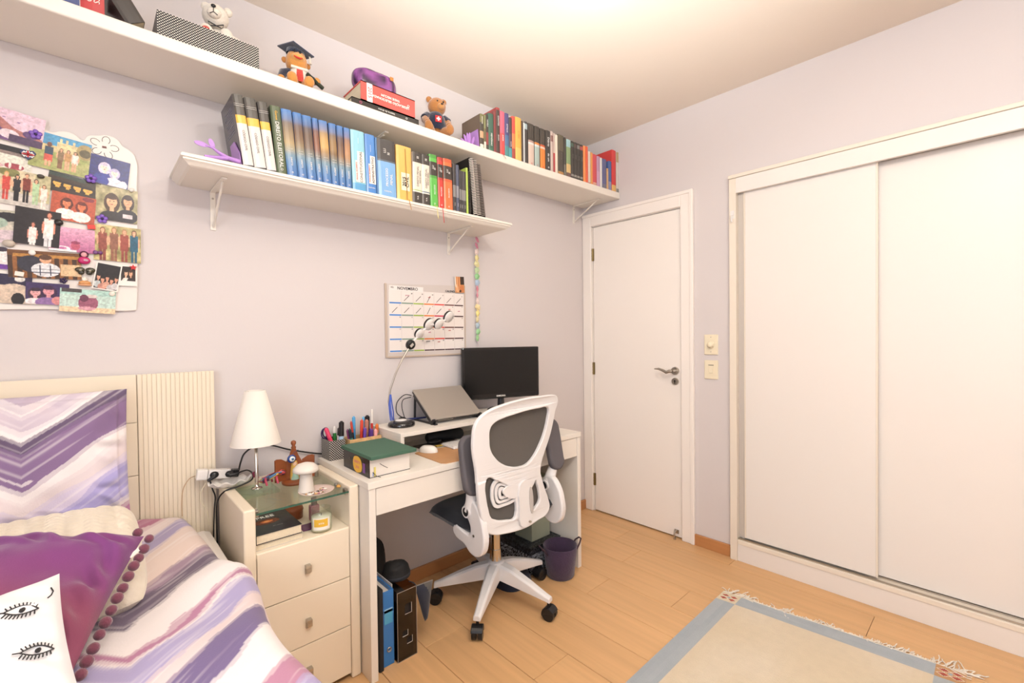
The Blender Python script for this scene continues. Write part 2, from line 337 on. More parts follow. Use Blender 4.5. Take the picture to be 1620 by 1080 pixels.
Lw = thing('lower_wall_shelf', 'shorter white wall shelf with moulded edge below the long one', 'shelf', (.235, YA, 1.895))
def lower_board():
    prof = [(0, 1.938), (.004, 1.94), (.004, 1.94), (0, 1.932), (-.002, 1.931), (-.006, 1.926), (-.006, 1.921), (-.012, 1.917), (-.016, 1.910), (-.016, 1.903), (-.010, 1.899)]
    # moulded section swept round the two ends and the front: (inset, height)
    sec = [(.010, 1.938), (.004, 1.936), (0, 1.930), (0, 1.924), (.006, 1.922), (.006, 1.917), (.014, 1.911), (.022, 1.903), (.030, 1.900)]
    x0, x1, y0 = .235, 1.735, 1.852; b = MB(); vs = []; n = len(sec)
    for i, z in sec: vs += [(x0 + i, YA, z), (x0 + i, y0 + i, z), (x1 - i, y0 + i, z), (x1 - i, YA, z)]
    fs = [(k * 4 + j, k * 4 + 4 + j, k * 4 + 5 + j, k * 4 + 1 + j) for k in range(n - 1) for j in range(3)]
    fs += [(0, 1, 2, 3), tuple(n * 4 - 4 + q for q in (3, 2, 1, 0))]; fs += [(k * 4 + 3, k * 4 + 7, k * 4 + 4, k * 4) for k in range(n - 1)]
    return b.add(vs, fs)
lower_board().build('board', m_shelf, Lw)
bracket(Lw, .372, 1.900, .155, .22); bracket(Lw, 1.508, 1.900, .125, .22)
# ---------------------------------------------------------------- books
def book(x, y, z, w, h, d, lean, cover, bands, label, group, texts=(), name='book', soft=False, ribbon=None, m=None, grad=False):
    """upright book, spine towards -y, pivot at bottom left of the spine; bands = [(from,to,colour)] on the spine as fractions of height"""
    m = m or m_vcg; b = MB(); soften = lambda c: mix(c, '#b9b0a6', .10); cover = soften(cover); bands = [(a_, e_, soften(c_)) for a_, e_, c_ in bands]; t = .0016 if soft else .0026; r = min(.004, w * .18); ins = 0 if soft else .003  # soften greys every cover colour a little, painting in haze
    segs = []; zz = 0.0
    for a, e, c in sorted(bands):
        if a > zz + 1e-4: segs.append((zz, a, cover))
        segs.append((a, e, c)); zz = e
    if zz < 1 - 1e-4: segs.append((zz, 1.0, cover))
    prof = [(0, r), (w * .16, r * .25), (w * .5, 0), (w * .84, r * .25), (w, r)]
    for a, e, c in segs:
        vs = [(p[0], p[1], a * h) for p in prof] + [(p[0], p[1], e * h) for p in prof]
        if grad:
            ci = [q[2] for q in segs]; k_ = segs.index((a, e, c)); lo = mix(ci[max(k_ - 1, 0)], c, .5); hi = mix(c, ci[min(k_ + 1, len(ci) - 1)], .5)
            b.add(vs, [(i, i + 1, i + 6, i + 5) for i in range(4)], [[lo, lo, hi, hi]] * 4, False)
        else: b.add(vs, [(i, i + 1, i + 6, i + 5) for i in range(4)], c, False)
    b.box(0, t, r, d, 0, h, cover); b.box(w - t, w, r, d, 0, h, cover); b.box(t, w - t, r, r + t, 0, h, cover)
    o = b.build(name, m); o.location = (x, y, z); o.rotation_euler = (0, -math.radians(lean), 0); tag(o, label, 'book', group)
    MB().box(t, w - t, r + t, d - ins - .001, ins, h - ins).build('pages', m_page, o, local=True)
    for tx in texts:
        s, size, mm, fz, roll = tx[:5]; fx = tx[5] if len(tx) > 5 else .5
        text(s, size, mm, o, front(w * fx, -.0005, h * fz, roll))
    if ribbon:
        col, x0, zs, dx, ln = ribbon; bb = MB(); wd = .0035
        path = [(x0, -.0015, zs), (x0 + dx * .3, -.003, .004), (x0 + dx * .4, -.0175, .0015), (x0 + dx * .5, -.0185, -.01), (x0 + dx * .8, -.019, -ln * .6), (x0 + dx, -.021, -ln)]
        vs = [];
        for px, py, pz in path: vs += [(px - wd / 2, py, pz), (px + wd / 2, py, pz)]
        bb.add(vs, [(2 * i, 2 * i + 1, 2 * i + 3, 2 * i + 2) for i in range(len(path) - 1)], col); bb.build('ribbon', m_vc, o, local=True)
    return o
DOWN, UPW = -PI / 2, PI / 2
m_yel = mat('yellow_ink', '#e8b23a', 0.6); m_redi = mat('red_ink', '#c33336', 0.6); m_grey = mat('grey_ink', '#6d675f', 0.7); m_orange = mat('orange_ink', '#d8743a', 0.6); m_pinki = mat('pink_ink', '#c65a86', 0.6)
LZ = 1.9385; LY = 1.869; GL = 'law books on the lower shelf'
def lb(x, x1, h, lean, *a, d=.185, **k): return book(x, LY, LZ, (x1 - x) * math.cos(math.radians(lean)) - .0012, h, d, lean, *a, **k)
for i, (x0, x1, le, nm) in enumerate([(.423, .458, 7.6, 'nearest the purple bookend'), (.459, .50, 7.5, 'in the middle of the three'), (.5005, .535, 6.9, 'touching the green book')]):
    lb(x0, x1, .25, le, '#2b2a3a', [(0, .015, '#2b2a3a'), (.015, .60, '#d9d3cf'), (.60, .715, '#f0b53a'), (.715, 1, '#33322f')], 'black law volume with yellow band and white lower spine, ' + nm, GL,
       [('CÓDIGO CIVIL', .011, m_grey, .36, DOWN), ('———', .011, m_white, .87, 0), ('———', .011, m_white, .845, 0)])
o = [q for q in COL.objects if q.get('label', '').endswith('nearest the purple bookend')][0]
bl_ = MB()
for i in range(11): bl_.box(-.0005, .0002, .04, .15 - .03 * hsh(i, 2), .215 - i * .0085, .2175 - i * .0085, '#7d7c8c')
bl_.build('cover_text', m_vcm, o, local=True)
lb(.5355, .572, .25, 5.0, '#3d5230', [], 'dark green law book with white title running down the spine', GL, [('DIREITO ELEITORAL', .019, m_white, .43, DOWN), ('Gomes', .012, m_yel, .86, DOWN), ('O', .012, m_white, .06, 0)])
bl = [(.5725, .612, 4.8), (.6125, .647, 4.4), (.6475, .683, 4.3), (.6835, .707, 3.9), (.7075, .743, 3.6), (.7435, .774, 2.7), (.7745, .802, 2.3), (.8025, .829, 1.8)]
bp = [('#8f7a5c', '#b09a6c'), ('#6e4f36', '#8a7a5a'), ('#5c4434', '#6c5a4c'), ('#8a5238', '#7c5a4c'), ('#d7ac62', '#8c6b48'), ('#9c7a48', '#6a5236'), ('#6d4b38', '#8d6c4a'), ('#b98458', '#a27c58')]
od = ['first of the row, beside the green one', 'second of the row', 'third of the row, with the darkest picture', 'fourth of the row, the thinnest', 'fifth of the row, with the brightest golden picture', 'sixth of the row', 'seventh of the row', 'last of the row, beside the pale cyan book']
for (x0, x1, le), (c1, c2), q in zip(bl, bp, od):
    bands = [(0, .10, '#2a67a8'), (.10, .22, '#3a74ad'), (.22, .32, '#5585a8'), (.32, .40, '#7c9294'), (.40, .50, c2), (.50, .58, mix(c1, c2, .5)), (.58, .70, c1), (.70, .80, mix(c1, '#3a3028', .5)), (.80, .86, mix(c1, '#2a4a70', .5)), (.86, 1, '#2f77bf')]
    lb(x0, x1, .25, le, '#1f4f86', bands, 'blue law volume with a picture spine, ' + q, GL, [('DIREITO', .0085, m_white, .22, DOWN), ('——', .008, m_white, .41, 0), ('——', .008, m_white, .37, 0), ('O', .009, m_white, .05, 0)], grad=True)
lb(.832, .893, .252, 1.9, '#7cc2d8', [(0, .12, '#4f9fd0'), (.12, 1, '#8ccbdc')], 'wide pale cyan law book titled CONSTITUCIONAL on a white label', GL, name='book')
def stuck(o, x0, x1, z0, z1, col, name='spine_label'): return MB().box(x0, x1, -.0008, .001, z0, z1, col).build(name, m_vc, o, local=True)
bo = bpy.data.objects
o = [q for q in COL.objects if q.get('label', '').startswith('wide pale cyan')][0]
stuck(o, .024, .053, .035, .165, '#eee6dc'); stuck(o, .014, .0235, .035, .125, '#eee6dc')
text('CONSTITUCIONAL', .0152, m_ink, o, front(.039, -.0014, .10, UPW)); text('MANUAL DE DIREITO', .0078, m_redi, o, front(.019, -.0014, .08, UPW)); text('——', .012, m_white, o, front(.03, -.0004, .21, UPW))
o = lb(.894, .940, .252, 1.7, '#2f6fb8', [(0, .15, '#3a82cc'), (.15, 1, '#3f86d0')], 'bright blue law book titled ADMINISTRATIVO on a white label', GL, [('EDITORA', .007, m_white, .09, 0), ('———', .010, m_white, .76, UPW)])
stuck(o, .019, .042, .04, .16, '#eee6dc'); stuck(o, .011, .0185, .04, .125, '#eee6dc')
text('ADMINISTRATIVO', .0140, m_ink, o, front(.031, -.0014, .10, UPW)); text('MANUAL DE DIREITO', .0075, m_redi, o, front(.0148, -.0014, .082, UPW))
o = lb(.941, .949, .248, 1.75, '#4a7fb5', [], 'thin pale blue volume squeezed between two thick blue law books', GL)
o = lb(.950, 1.037, .25, 1.75, '#6fa6da', [(0, .61, '#78aee0'), (.61, .64, '#4d5a66'), (.64, 1, '#2d2d31')], 'widest light blue law book with black top, titled PROCESSO PENAL', GL,
       [('PROCESSO', .0165, m_white, .34, UPW, .48), ('PENAL', .0165, m_white, .31, UPW, .72), ('LLI', .016, m_white, .80, UPW, .4), ('III', .016, m_white, .76, UPW, .62), ('MANUAL', .009, m_white, .09, 0)])
o = lb(1.039, 1.118, .247, .9, '#d99a3c', [(0, 1, '#ecb85c')], 'thick yellow law book with a brown ribbon and white title label', GL, ribbon=('#a3793a', .045, .235, .012, .045))
stuck(o, .022, .064, .045, .125, '#f0e6c8'); text('CIVIL', .022, m_ink, o, front(.052, -.0014, .085, UPW), bold=.0005); text('2015', .022, m_ink, o, front(.036, -.0014, .085, UPW), bold=.0005)
for x0, x1, h, c, q in [(1.1205, 1.172, .238, '#a6c37c', 'green stripe, beside the yellow book'), (1.1725, 1.2155, .238, '#46627c', 'blue stripe, beside the bright green book')]:
    lb(x0, x1, h, -.4 if x0 < 1.15 else .4, '#e6dccb', [(0, .22, '#2b2826'), (.22, .245, '#e8e2d6'), (.245, .265, c), (.265, .80, '#eae0cf'), (.80, 1, '#2b2826')], 'cream and black law book with a narrow ' + q, GL,
       [('DIREITO PENAL', .0135, m_grey, .53, UPW), ('PARTE GERAL', .010, m_grey, .53, UPW, .75), ('III', .016, m_white, .90, UPW), ('V.A', .012, m_white, .11, UPW)])
for x0, x1, h, le, c, cd, q, rb in [(1.2185, 1.262, .25, 1.6, '#56b848', '#3f9636', 'bright green law book with black title box and pale ribbon', ('#d9cf7a', .018, .01, .006, .06)),
                            (1.2635, 1.295, .247, 1.4, '#d8352e', '#b32a26', 'narrow red law book with black title box and red ribbon', ('#c3262c', .006, .01, .006, .075)),
                            (1.2965, 1.349, .25, 1.2, '#ee7038', '#d4552a', 'orange law book with black title box beside the dark binders', None)]:
    lb(x0, x1, h, le, cd, [(0, .55, c), (.55, .60, cd), (.60, .86, '#2b2624'), (.86, .93, c), (.93, 1, cd)], q, GL,
       [('LLI', .014, m_white, .76, UPW, .42), ('III', .014, m_white, .73, UPW, .66), ('PROCESSO', .0095, m_white, .33, UPW, .55), ('O', .01, m_white, .06, 0)], ribbon=rb)
for x0, x1, h, c, q in [(1.3505, 1.370, .238, '#2b2a30', 'slim black binder beside the orange law book'), (1.371, 1.3885, .236, '#46506b', 'slim slate blue binder with a shiny spine'), (1.389, 1.4005, .214, '#26252a', 'short thin black binder beside the slate blue one'), (1.401, 1.4125, .212, '#201f24', 'short thin black binder in the middle of the dark row'), (1.413, 1.4325, .212, '#2a2930', 'short black binder touching the lime folder')]:
    lb(x0, x1, h, .3, c, [(0, .02, '#8d8a88'), (.30, .55, mix(c, '#c8c6c4', .35))], q, 'dark binders on the lower shelf', [('——', .009, m_white, .15, DOWN)], soft=True)
lb(1.4335, 1.446, .236, .6, '#b4cf52', [], 'thin lime green folder beside the spiral notebooks', 'dark binders on the lower shelf', soft=True)
def spiral(x, w, h, d, lean, col, coil, label, z=LZ, y=LY):
    t = thing('spiral_notebook', label, 'notebook', (x, y, z), (0, -math.radians(lean), 0), 'spiral notebooks on the lower shelf')
    MB().box(0, .0015, .008, d, 0, h, col).build('cover', m_vcg, t, local=True); MB().box(w - .0015, w, .008, d, 0, h, col).build('cover', m_vcg, t, local=True)
    MB().box(.0015, w - .0015, .010, d - .003, .003, h - .003).build('pages', m_page, t, local=True)
    MB().box(.0008, w - .0008, .0075, .0105, .001, h - .001, '#2a2624').build('binding_strip', m_vcm, t, local=True)
    n = int(h / .0085); pts = []
    for i in range(n * 8 + 1):
        q = 2 * PI * i / 8; pts.append((w / 2 + (w / 2 + .001) * math.cos(q), .008 + .0085 * math.sin(q), .006 + (h - .012) * i / (n * 8)))
    MB().tube(pts, .0021, 5, coil).build('coil', m_vcg, t, local=True)
spiral(1.4475, .017, .225, .17, .9, '#e5dfd2', '#4b4844', 'white spiral notebook with dark coil beside the lime folder')
spiral(1.485, .020, .298, .20, 5.4, '#2a2725', '#f0e9df', 'tall black spiral notebook, first beside the white one')
spiral(1.510, .022, .295, .20, 6.0, '#2c2826', '#d4cabf', 'tall black spiral notebook, in the middle of the leaning ones')
spiral(1.539, .024, .278, .20, 7.3, '#3a3230', '#968a82', 'black spiral notebook leaning at the right end of the row')

m_lilac = mat('lilac_metal', '#b184cc', 0.4, spec=0.4)
def leaf(b, x, y, z, ang, L, wd, t=.003):
    vs = []; n = 12
    out = [(math.cos(2 * PI * i / n) * L / 2 + L / 2, math.sin(2 * PI * i / n) * wd / 2) for i in range(n)]; ca, sa = math.cos(ang), math.sin(ang)
    b.prism([(x + p * ca - q * sa, z + p * sa + q * ca) for p, q in out], y, y + t, 'y')
t = thing('branch_bookend', 'lilac metal bookend shaped like a leafy twig on the lower shelf', 'bookend', (.41, 1.89, 1.9385), group='lilac bookends')
b = MB(); b.tube([(.414, 1.884, 1.953), (.375, 1.884, 1.958), (.348, 1.884, 1.970), (.33, 1.884, 1.982), (.308, 1.884, 1.985)], [.009, .008, .006, .004, .003], 8); b.tube([(.375, 1.884, 1.956), (.34, 1.884, 1.950), (.306, 1.884, 1.9455)], [.008, .007, .006], 8); b.tube([(.345, 1.884, 1.970), (.33, 1.884, 1.985)], .004, 6)
b.build('twig', m_lilac, t)
b = MB(); leaf(b, .318, 1.8825, 1.984, PI - .12, .042, .017); leaf(b, .334, 1.8825, 1.980, 1.95, .034, .017); b.build('leaves', m_lilac, t)
b = MB(); b.M = Matrix.Translation((.4185, 0, 1.9388)) @ Matrix.Rotation(-math.radians(7.6), 4, 'Y'); b.prism([(1.885, 0), (1.99, 0), (1.99, .10), (1.93, .10), (1.885, .05)], 0, .0025, 'x'); b.build('plate', m_lilac, t)
t = thing('leaf_bookend', 'lilac metal bookend with leaf sprigs on the upper shelf', 'bookend', (1.52, 1.9, 2.302), group='lilac bookends')
b = MB()
for dx, a, L in [(0, 1.57, .075), (-.012, 2.0, .06), (.010, 1.25, .06), (-.02, 2.5, .045), (-.004, 1.75, .07)]: leaf(b, 1.468 + dx, 1.883 - dx * .4, 2.305, a, L * .85, .014)
b.build('leaves', m_lilac, t); b = MB(); b.prism([(1.875, 2.3025), (2.0, 2.3025), (2.0, 2.402), (1.885, 2.402)], 1.5225, 1.525, 'x'); b.build('plate', m_lilac, t)

UZ = 2.302; GU = 'books on the upper shelf'
def ub(x, x1, h, cover, bands, label, texts=(), d=.16, soft=True, lean=0, **k):
    def yy(q): return 1.869 if q < 1.9 else 1.869 - .036 * (q - 1.9) / .9
    f = yy(x) / 1.866; f1 = yy(x1) / 1.866
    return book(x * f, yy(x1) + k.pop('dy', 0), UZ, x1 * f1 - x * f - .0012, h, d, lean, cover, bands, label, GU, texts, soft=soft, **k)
ub(1.5265, 1.552, .180, '#5a4632', [(0, .12, '#e0dcd0'), (.12, .3, '#3a2e28'), (.3, .5, '#caa07a'), (.5, .75, '#34302a'), (.75, 1, '#6c6a3c')], 'short dark paperback with patchwork spine beside the upper lilac bookend', [('ROMANCE', .008, m_white, .82, DOWN)])
ub(1.5525, 1.5675, .182, '#7d7f52', [(0, .22, '#e3ddcf'), (.22, .6, '#6a5d3c')], 'thin olive paperback with white foot beside the patchwork one')
ub(1.568, 1.584, .188, '#2f2622', [(.15, .5, '#8e2a30')], 'thin black paperback with a red block and white title', [('NOVELA', .010, m_white, .76, DOWN)])
ub(1.5845, 1.621, .202, '#2c5f4e', [(.0, .08, '#37705c')], 'dark green paperback with a white title along the lower spine', [('MEMÓRIAS', .014, m_white, .32, DOWN)])
ub(1.6215, 1.639, .225, '#7d2a2c', [], 'maroon hardback beside the dark green paperback', soft=False)
ub(1.6395, 1.667, .25, '#9c2c30', [(0, .05, '#5a2020'), (.05, .95, '#3a2a28')], 'tall hardback with red boards and dark brown spine', [('CONTOS', .013, m_white, .72, DOWN), ('EDIÇÃO', .009, m_white, .35, DOWN)], soft=False, ribbon=('#7a2226', .022, .004, .025, .025))
ub(1.6675, 1.702, .24, '#d94a52', [(0, .5, '#e0484a'), (.5, 1, '#dd5f78')], 'coral red paperback with faded pink top, right of the dark brown spine', [('AMOR', .012, m_white, .4, DOWN)])
ub(1.7025, 1.733, .24, '#3c5f8c', [(0, .25, '#3e8a8c'), (.25, .5, '#3f6a96'), (.5, 1, '#403e78')], 'paperback with spine fading from violet to teal', [('ESTRELAS', .011, m_white, .66, DOWN)])
ub(1.7335, 1.757, .225, '#39486c', [(0, .25, '#3f9aa4'), (.25, .6, '#4b3a50'), (.6, 1, '#3c3238')], 'slim dark paperback with teal foot', [('NOITE', .010, m_white, .35, DOWN)])
ub(1.7575, 1.782, .24, '#d8553a', [(0, .25, '#a83a30'), (.25, .6, '#ea8048'), (.6, 1, '#dd4a40')], 'orange red paperback left of the yellow one')
ub(1.7825, 1.830, .245, '#e8b552', [(0, .3, '#edc46a'), (.3, 1, '#eab24e')], 'wide golden yellow paperback on the upper shelf', [('A VIDA', .013, m_orange, .6, DOWN)])
ub(1.8305, 1.8445, .236, '#3b2c26', [], 'thin dark brown paperback right of the yellow one')
ub(1.845, 1.8555, .23, '#dfe0de', [], 'very thin white booklet between two dark spines')
ub(1.856, 1.8805, .24, '#2c2a2c', [(.82, .95, '#9fb4ba')], 'black paperback with a pale blue mark at the top')
for (x0, x1, h, c, top, q) in [(1.8835, 1.934, .24, '#d8c2b4', '#b4948a', 'tall book with black upper spine and pinkish lower half'), (1.936, 1.981, .239, '#a9bdb6', '#e88a3c', 'tall book with black upper spine and pale green lower half'), (1.9835, 2.030, .238, '#e88530', '#c4501e', 'tall book with black upper spine and orange lower half')]:
    ub(x0, x1, h, '#332e29', [(0, .50, c), (.50, .55, mix(c, '#ffffff', .4)), (.55, .60, top), (.60, 1, '#332e29')], q, [('N', .010, m_redi, .05, 0), ('————', .016, m_grey, .80, DOWN, .33), ('————', .016, m_grey, .80, DOWN, .68)])
ub(2.032, 2.076, .24, '#2a2828', [], 'black paperback with large white lettering right of the pocket books', [('Diário', .022, m_white, .72, DOWN), ('de um', .020, m_white, .33, DOWN), ('O', .014, m_white, .08, 0)], d=.12)
ub(2.0775, 2.100, .245, '#cdb8ae', [(.75, .9, '#8e6a64')], 'pale pink paperback with a brown mark near the top', d=.12)
ub(2.1005, 2.1185, .238, '#8c3b3c', [(0, .5, '#b03038'), (.5, 1, '#cbb6aa')], 'thin paperback with a dark red lower spine', d=.12)
ub(2.119, 2.1435, .235, '#e8dcc8', [], 'plain cream paperback on the upper shelf', d=.12)
ub(2.144, 2.1995, .245, '#4a4234', [(0, .08, '#b9864a'), (.08, .6, '#3e3830'), (.6, 1, '#5a5442')], 'wide dark olive paperback right of the cream one', [('O SENHOR', .012, m_grey, .5, DOWN)])
ub(2.2, 2.2225, .24, '#2f2b26', [(0, .3, '#6e665a')], 'slim black paperback with grey foot')
ub(2.223, 2.2685, .235, '#5d7a5c', [(0, .12, '#6a4a44'), (.12, .35, '#d8b87c'), (.35, .8, '#86a070'), (.8, 1, '#9cc4c8')], 'green and sand landscape paperback on the upper shelf')
for i, q in enumerate(['first of four matching black volumes, beside the green landscape spine', 'second of four matching black volumes', 'third of four matching black volumes', 'last of four matching black volumes, beside the orange book']):
    ub(2.269 + i * .0312, 2.2997 + i * .0312, .235, '#26231f', [(0, .06, '#26231f'), (.06, .12, '#8c8880'), (.12, .85, '#2a2723'), (.85, .95, ['#3f5a4c', '#4a3a36', '#7c7672', '#b04a44'][i])], q, [('SAGA', .011, m_grey, .6, DOWN)])
ub(2.3945, 2.421, .236, '#ee8a44', [(0, 1, '#f0914a')], 'light orange paperback right of the four black volumes')
ub(2.4215, 2.4455, .238, '#e0552a', [], 'deep orange paperback beside the light orange one')
ub(2.446, 2.4735, .212, '#dccbbd', [(0, .04, '#aa3333')], 'pale beige paperback right of the orange pair')
ub(2.474, 2.484, .212, '#e4a34e', [], 'very thin amber booklet'); ub(2.4845, 2.4965, .21, '#e98350', [], 'thin peach orange booklet')
ub(2.497, 2.5405, .206, '#cf3f4c', [(0, .1, '#d8a08a'), (.1, 1, '#d2424e')], 'crimson paperback in the low part of the row')
ub(2.541, 2.5775, .203, '#b992b0', [(0, .5, '#c79cbc')], 'lilac pink paperback right of the crimson one')
ub(2.578, 2.6015, .2, '#e0dcd8', [], 'white paperback right of the lilac pink one')
ub(2.602, 2.6525, .2, '#4d5580', [(0, .15, '#6a6a80'), (.15, 1, '#53598a')], 'slate blue paperback near the corner')
ub(2.653, 2.6745, .145, '#c99a68', [(.0, .85, '#d2a878')], 'short tan booklet near the corner')
ub(2.675, 2.7125, .2, '#3f5f9c', [(0, .3, '#8a8fb0')], 'royal blue paperback next to the tall red album')
ub(2.713, 2.767, .286, '#cf2326', [(0, .16, '#e0b060'), (.16, 1, '#d8282a')], 'tall bright red album near the corner', soft=False, d=.21)
ub(2.7685, 2.812, .282, '#c9c2ba', [(0, .1, '#7c8078'), (.1, .75, '#d4cdc6'), (.75, 1, '#b49a70')], 'tall grey white album against the corner wall', soft=False, d=.21)

# upper shelf, left end
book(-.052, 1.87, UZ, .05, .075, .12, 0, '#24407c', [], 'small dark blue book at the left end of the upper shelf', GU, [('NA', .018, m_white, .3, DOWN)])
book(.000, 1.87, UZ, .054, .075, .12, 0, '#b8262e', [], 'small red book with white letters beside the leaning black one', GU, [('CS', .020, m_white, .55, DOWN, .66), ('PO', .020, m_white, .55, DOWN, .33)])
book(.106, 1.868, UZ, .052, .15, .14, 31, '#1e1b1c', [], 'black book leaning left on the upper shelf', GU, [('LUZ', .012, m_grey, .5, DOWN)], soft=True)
# stack of two lying books
o = bx(.83, 1.155, 1.868, 2.06, UZ, UZ + .0035, col='#2e2925'); o.box(.83, 1.155, 1.868, 2.06, UZ + .0235, UZ + .027, '#2e2925'); o.box(.83, 1.155, 1.868, 1.872, UZ, UZ + .027, '#2e2925')
o = o.build('book', m_vcg, org=(.99, 1.96, UZ)); tag(o, 'thin black book lying under the thick red one', 'book', GU)
bx(.833, 1.152, 1.872, 2.057, UZ + .0035, UZ + .0235).build('pages', m_page, o)
text('história do direito', .011, m_white, o, Matrix.Translation((.0, -.0925, .0135)) @ FRONT @ Matrix.Rotation(PI, 4, 'Z')); text('O', .016, m_pinki, o, Matrix.Translation((-.12, -.0925, .0135)) @ FRONT); text('O', .013, m_white, o, Matrix.Translation((.10, -.0925, .0135)) @ FRONT)
z0 = UZ + .0275
o = bx(.872, 1.135, 1.868, 2.05, z0, z0 + .004, col='#d8504a'); o.box(.872, 1.135, 1.868, 2.05, z0 + .079, z0 + .083, '#d8504a'); o.box(.872, 1.135, 1.868, 1.873, z0, z0 + .083, '#dd5a52')
o = o.build('book', m_vcg, org=(1.0, 1.96, z0)); tag(o, 'thick coral red book lying flat with a white 2015 label', 'book', GU)
bx(.876, 1.131, 1.873, 2.046, z0 + .004, z0 + .079).build('pages', m_page, o)
bx(.898, .924, 1.8672, 1.869, z0 + .002, z0 + .081, col='#efe9e2').build('spine_label', m_vc, o)
text('2015', .024, m_redi, o, Matrix.Translation((-.089, -.0935, .042)) @ FRONT @ Matrix.Rotation(-PI / 2, 4, 'Z'))
for s, dz, dx in (('VADE MECUM', .052, .01), ('LEGISLAÇÃO SELECIONADA', .035, .012)): text(s, .0145, m_white, o, Matrix.Translation((dx, -.0925, dz)) @ FRONT @ Matrix.Rotation(PI, 4, 'Z'), bold=.0003)
text('O', .016, m_white, o, Matrix.Translation((.1, -.0925, .045)) @ FRONT)
# purple pencil case
t = thing('pencil_case', 'shiny purple zipped pencil case on top of the red book', 'pencil case', (.98, 1.955, z0 + .083))
def case_pt(u, v):
    q = 2 * PI * u; a = v * PI - PI / 2; e = .55
    cx = math.copysign(abs(math.cos(q)) ** .7, math.cos(q)); sy = math.copysign(abs(math.sin(q)) ** .8, math.sin(q)); r = abs(math.cos(a)) ** .45
    return (.978 + .105 * r * cx, 1.955 + .045 * r * sy * (1 + .1 * math.sin(5 * q)), z0 + .083 + .0505 + .050 * math.copysign(abs(math.sin(a)) ** .7, math.sin(a)))
MB().grid(case_pt, 40, 18, lambda u, v: mix('#2c1438', '#8a4a92', max(0, min(1, noise(u * 26, v * 5, 5) * 2.6 - .9))), vcol=True).build('body', mat('shiny_vinyl', None, .18, coat=.5, bump=.15, bscale=40), t)  # paler purple patches are highlights painted into the vinyl colour
MB().tube([case_pt(i / 40, .93) for i in range(41)], .0022, 6, '#2d1838').build('zip', m_vcg, t)
bx(1.03, 1.048, 1.905, 1.909, z0 + .155, z0 + .172, col='#b87b3c').build('zip_tab', m_vc, t, bevel=.002)

# ---------------------------------------------------------------- toys
def skinball(parts): 
    b = MB()
    for c, r, col in parts: b.ball(c, r, 16, 10, col)
    return b
BR = '#a9713c'
t = thing('brown_teddy', 'small brown teddy bear in a navy shirt with white cross emblem', 'teddy bear', (1.29, 1.93, UZ), (0, 0, -.30)); t.scale = (1.08, 1.08, 1.08)
skinball([((0, 0, .062), (.042, .036, .052), BR), ((.006, -.004, .144), (.042, .040, .039), BR), ((.014, -.038, .132), (.017, .014, .014), '#b9834c')]).build('body', m_plush, t, local=True)
for s in (-1, 1):
    skinball([((s * .034 + .006, .004, .174), (.015, .009, .015), BR)]).build('ear', m_plush, t, local=True)
    b = MB(); b.tube([(s * .032, -.004, .088), (s * .055, -.018, .068), (s * .05, -.04, .05)], [.016, .017, .014], 10, BR); b.ball((s * .05, -.042, .049), .0145, 10, 8, BR); b.build('arm', m_plush, t, local=True)
    b = MB(); b.tube([(s * .026, -.01, .024), (s * .042, -.045, .021), (s * .048, -.06, .022)], [.022, .021, .019], 10, BR); b.ball((s * .05, -.06, .026), (.019, .012, .024), 10, 8, BR); b.build('leg', m_plush, t, local=True)
    MB().ball((s * .014 + .012, -.040, .154), .0042, 8, 6, '#111111').build('eye', m_blackp, t, local=True)
MB().ball((.016, -.052, .138), (.006, .004, .004), 8, 6).build('nose', m_blackp, t, local=True)
b = MB(); b.lathe([(.040, .03), (.0455, .045), (.0455, .07), (.042, .092), (.030, .108), (.026, .112)], n=20, col='#1b2138'); b.tube([(-.038, 0, .095), (-.055, -.014, .076)], [.019, .0195], 10, '#1b2138'); b.tube([(.038, 0, .095), (.055, -.014, .076)], [.019, .0195], 10, '#1b2138')
sh = b.build('shirt', m_plush, t, local=True); MB().box(-.014, .014, -.0475, -.043, .056, .084, '#c8282c').box(-.003, .003, -.0485, -.0474, .061, .079, '#f4efe8').box(-.009, .009, -.0485, -.0474, .067, .073, '#f4efe8').build('emblem', m_vcm, sh, local=True)
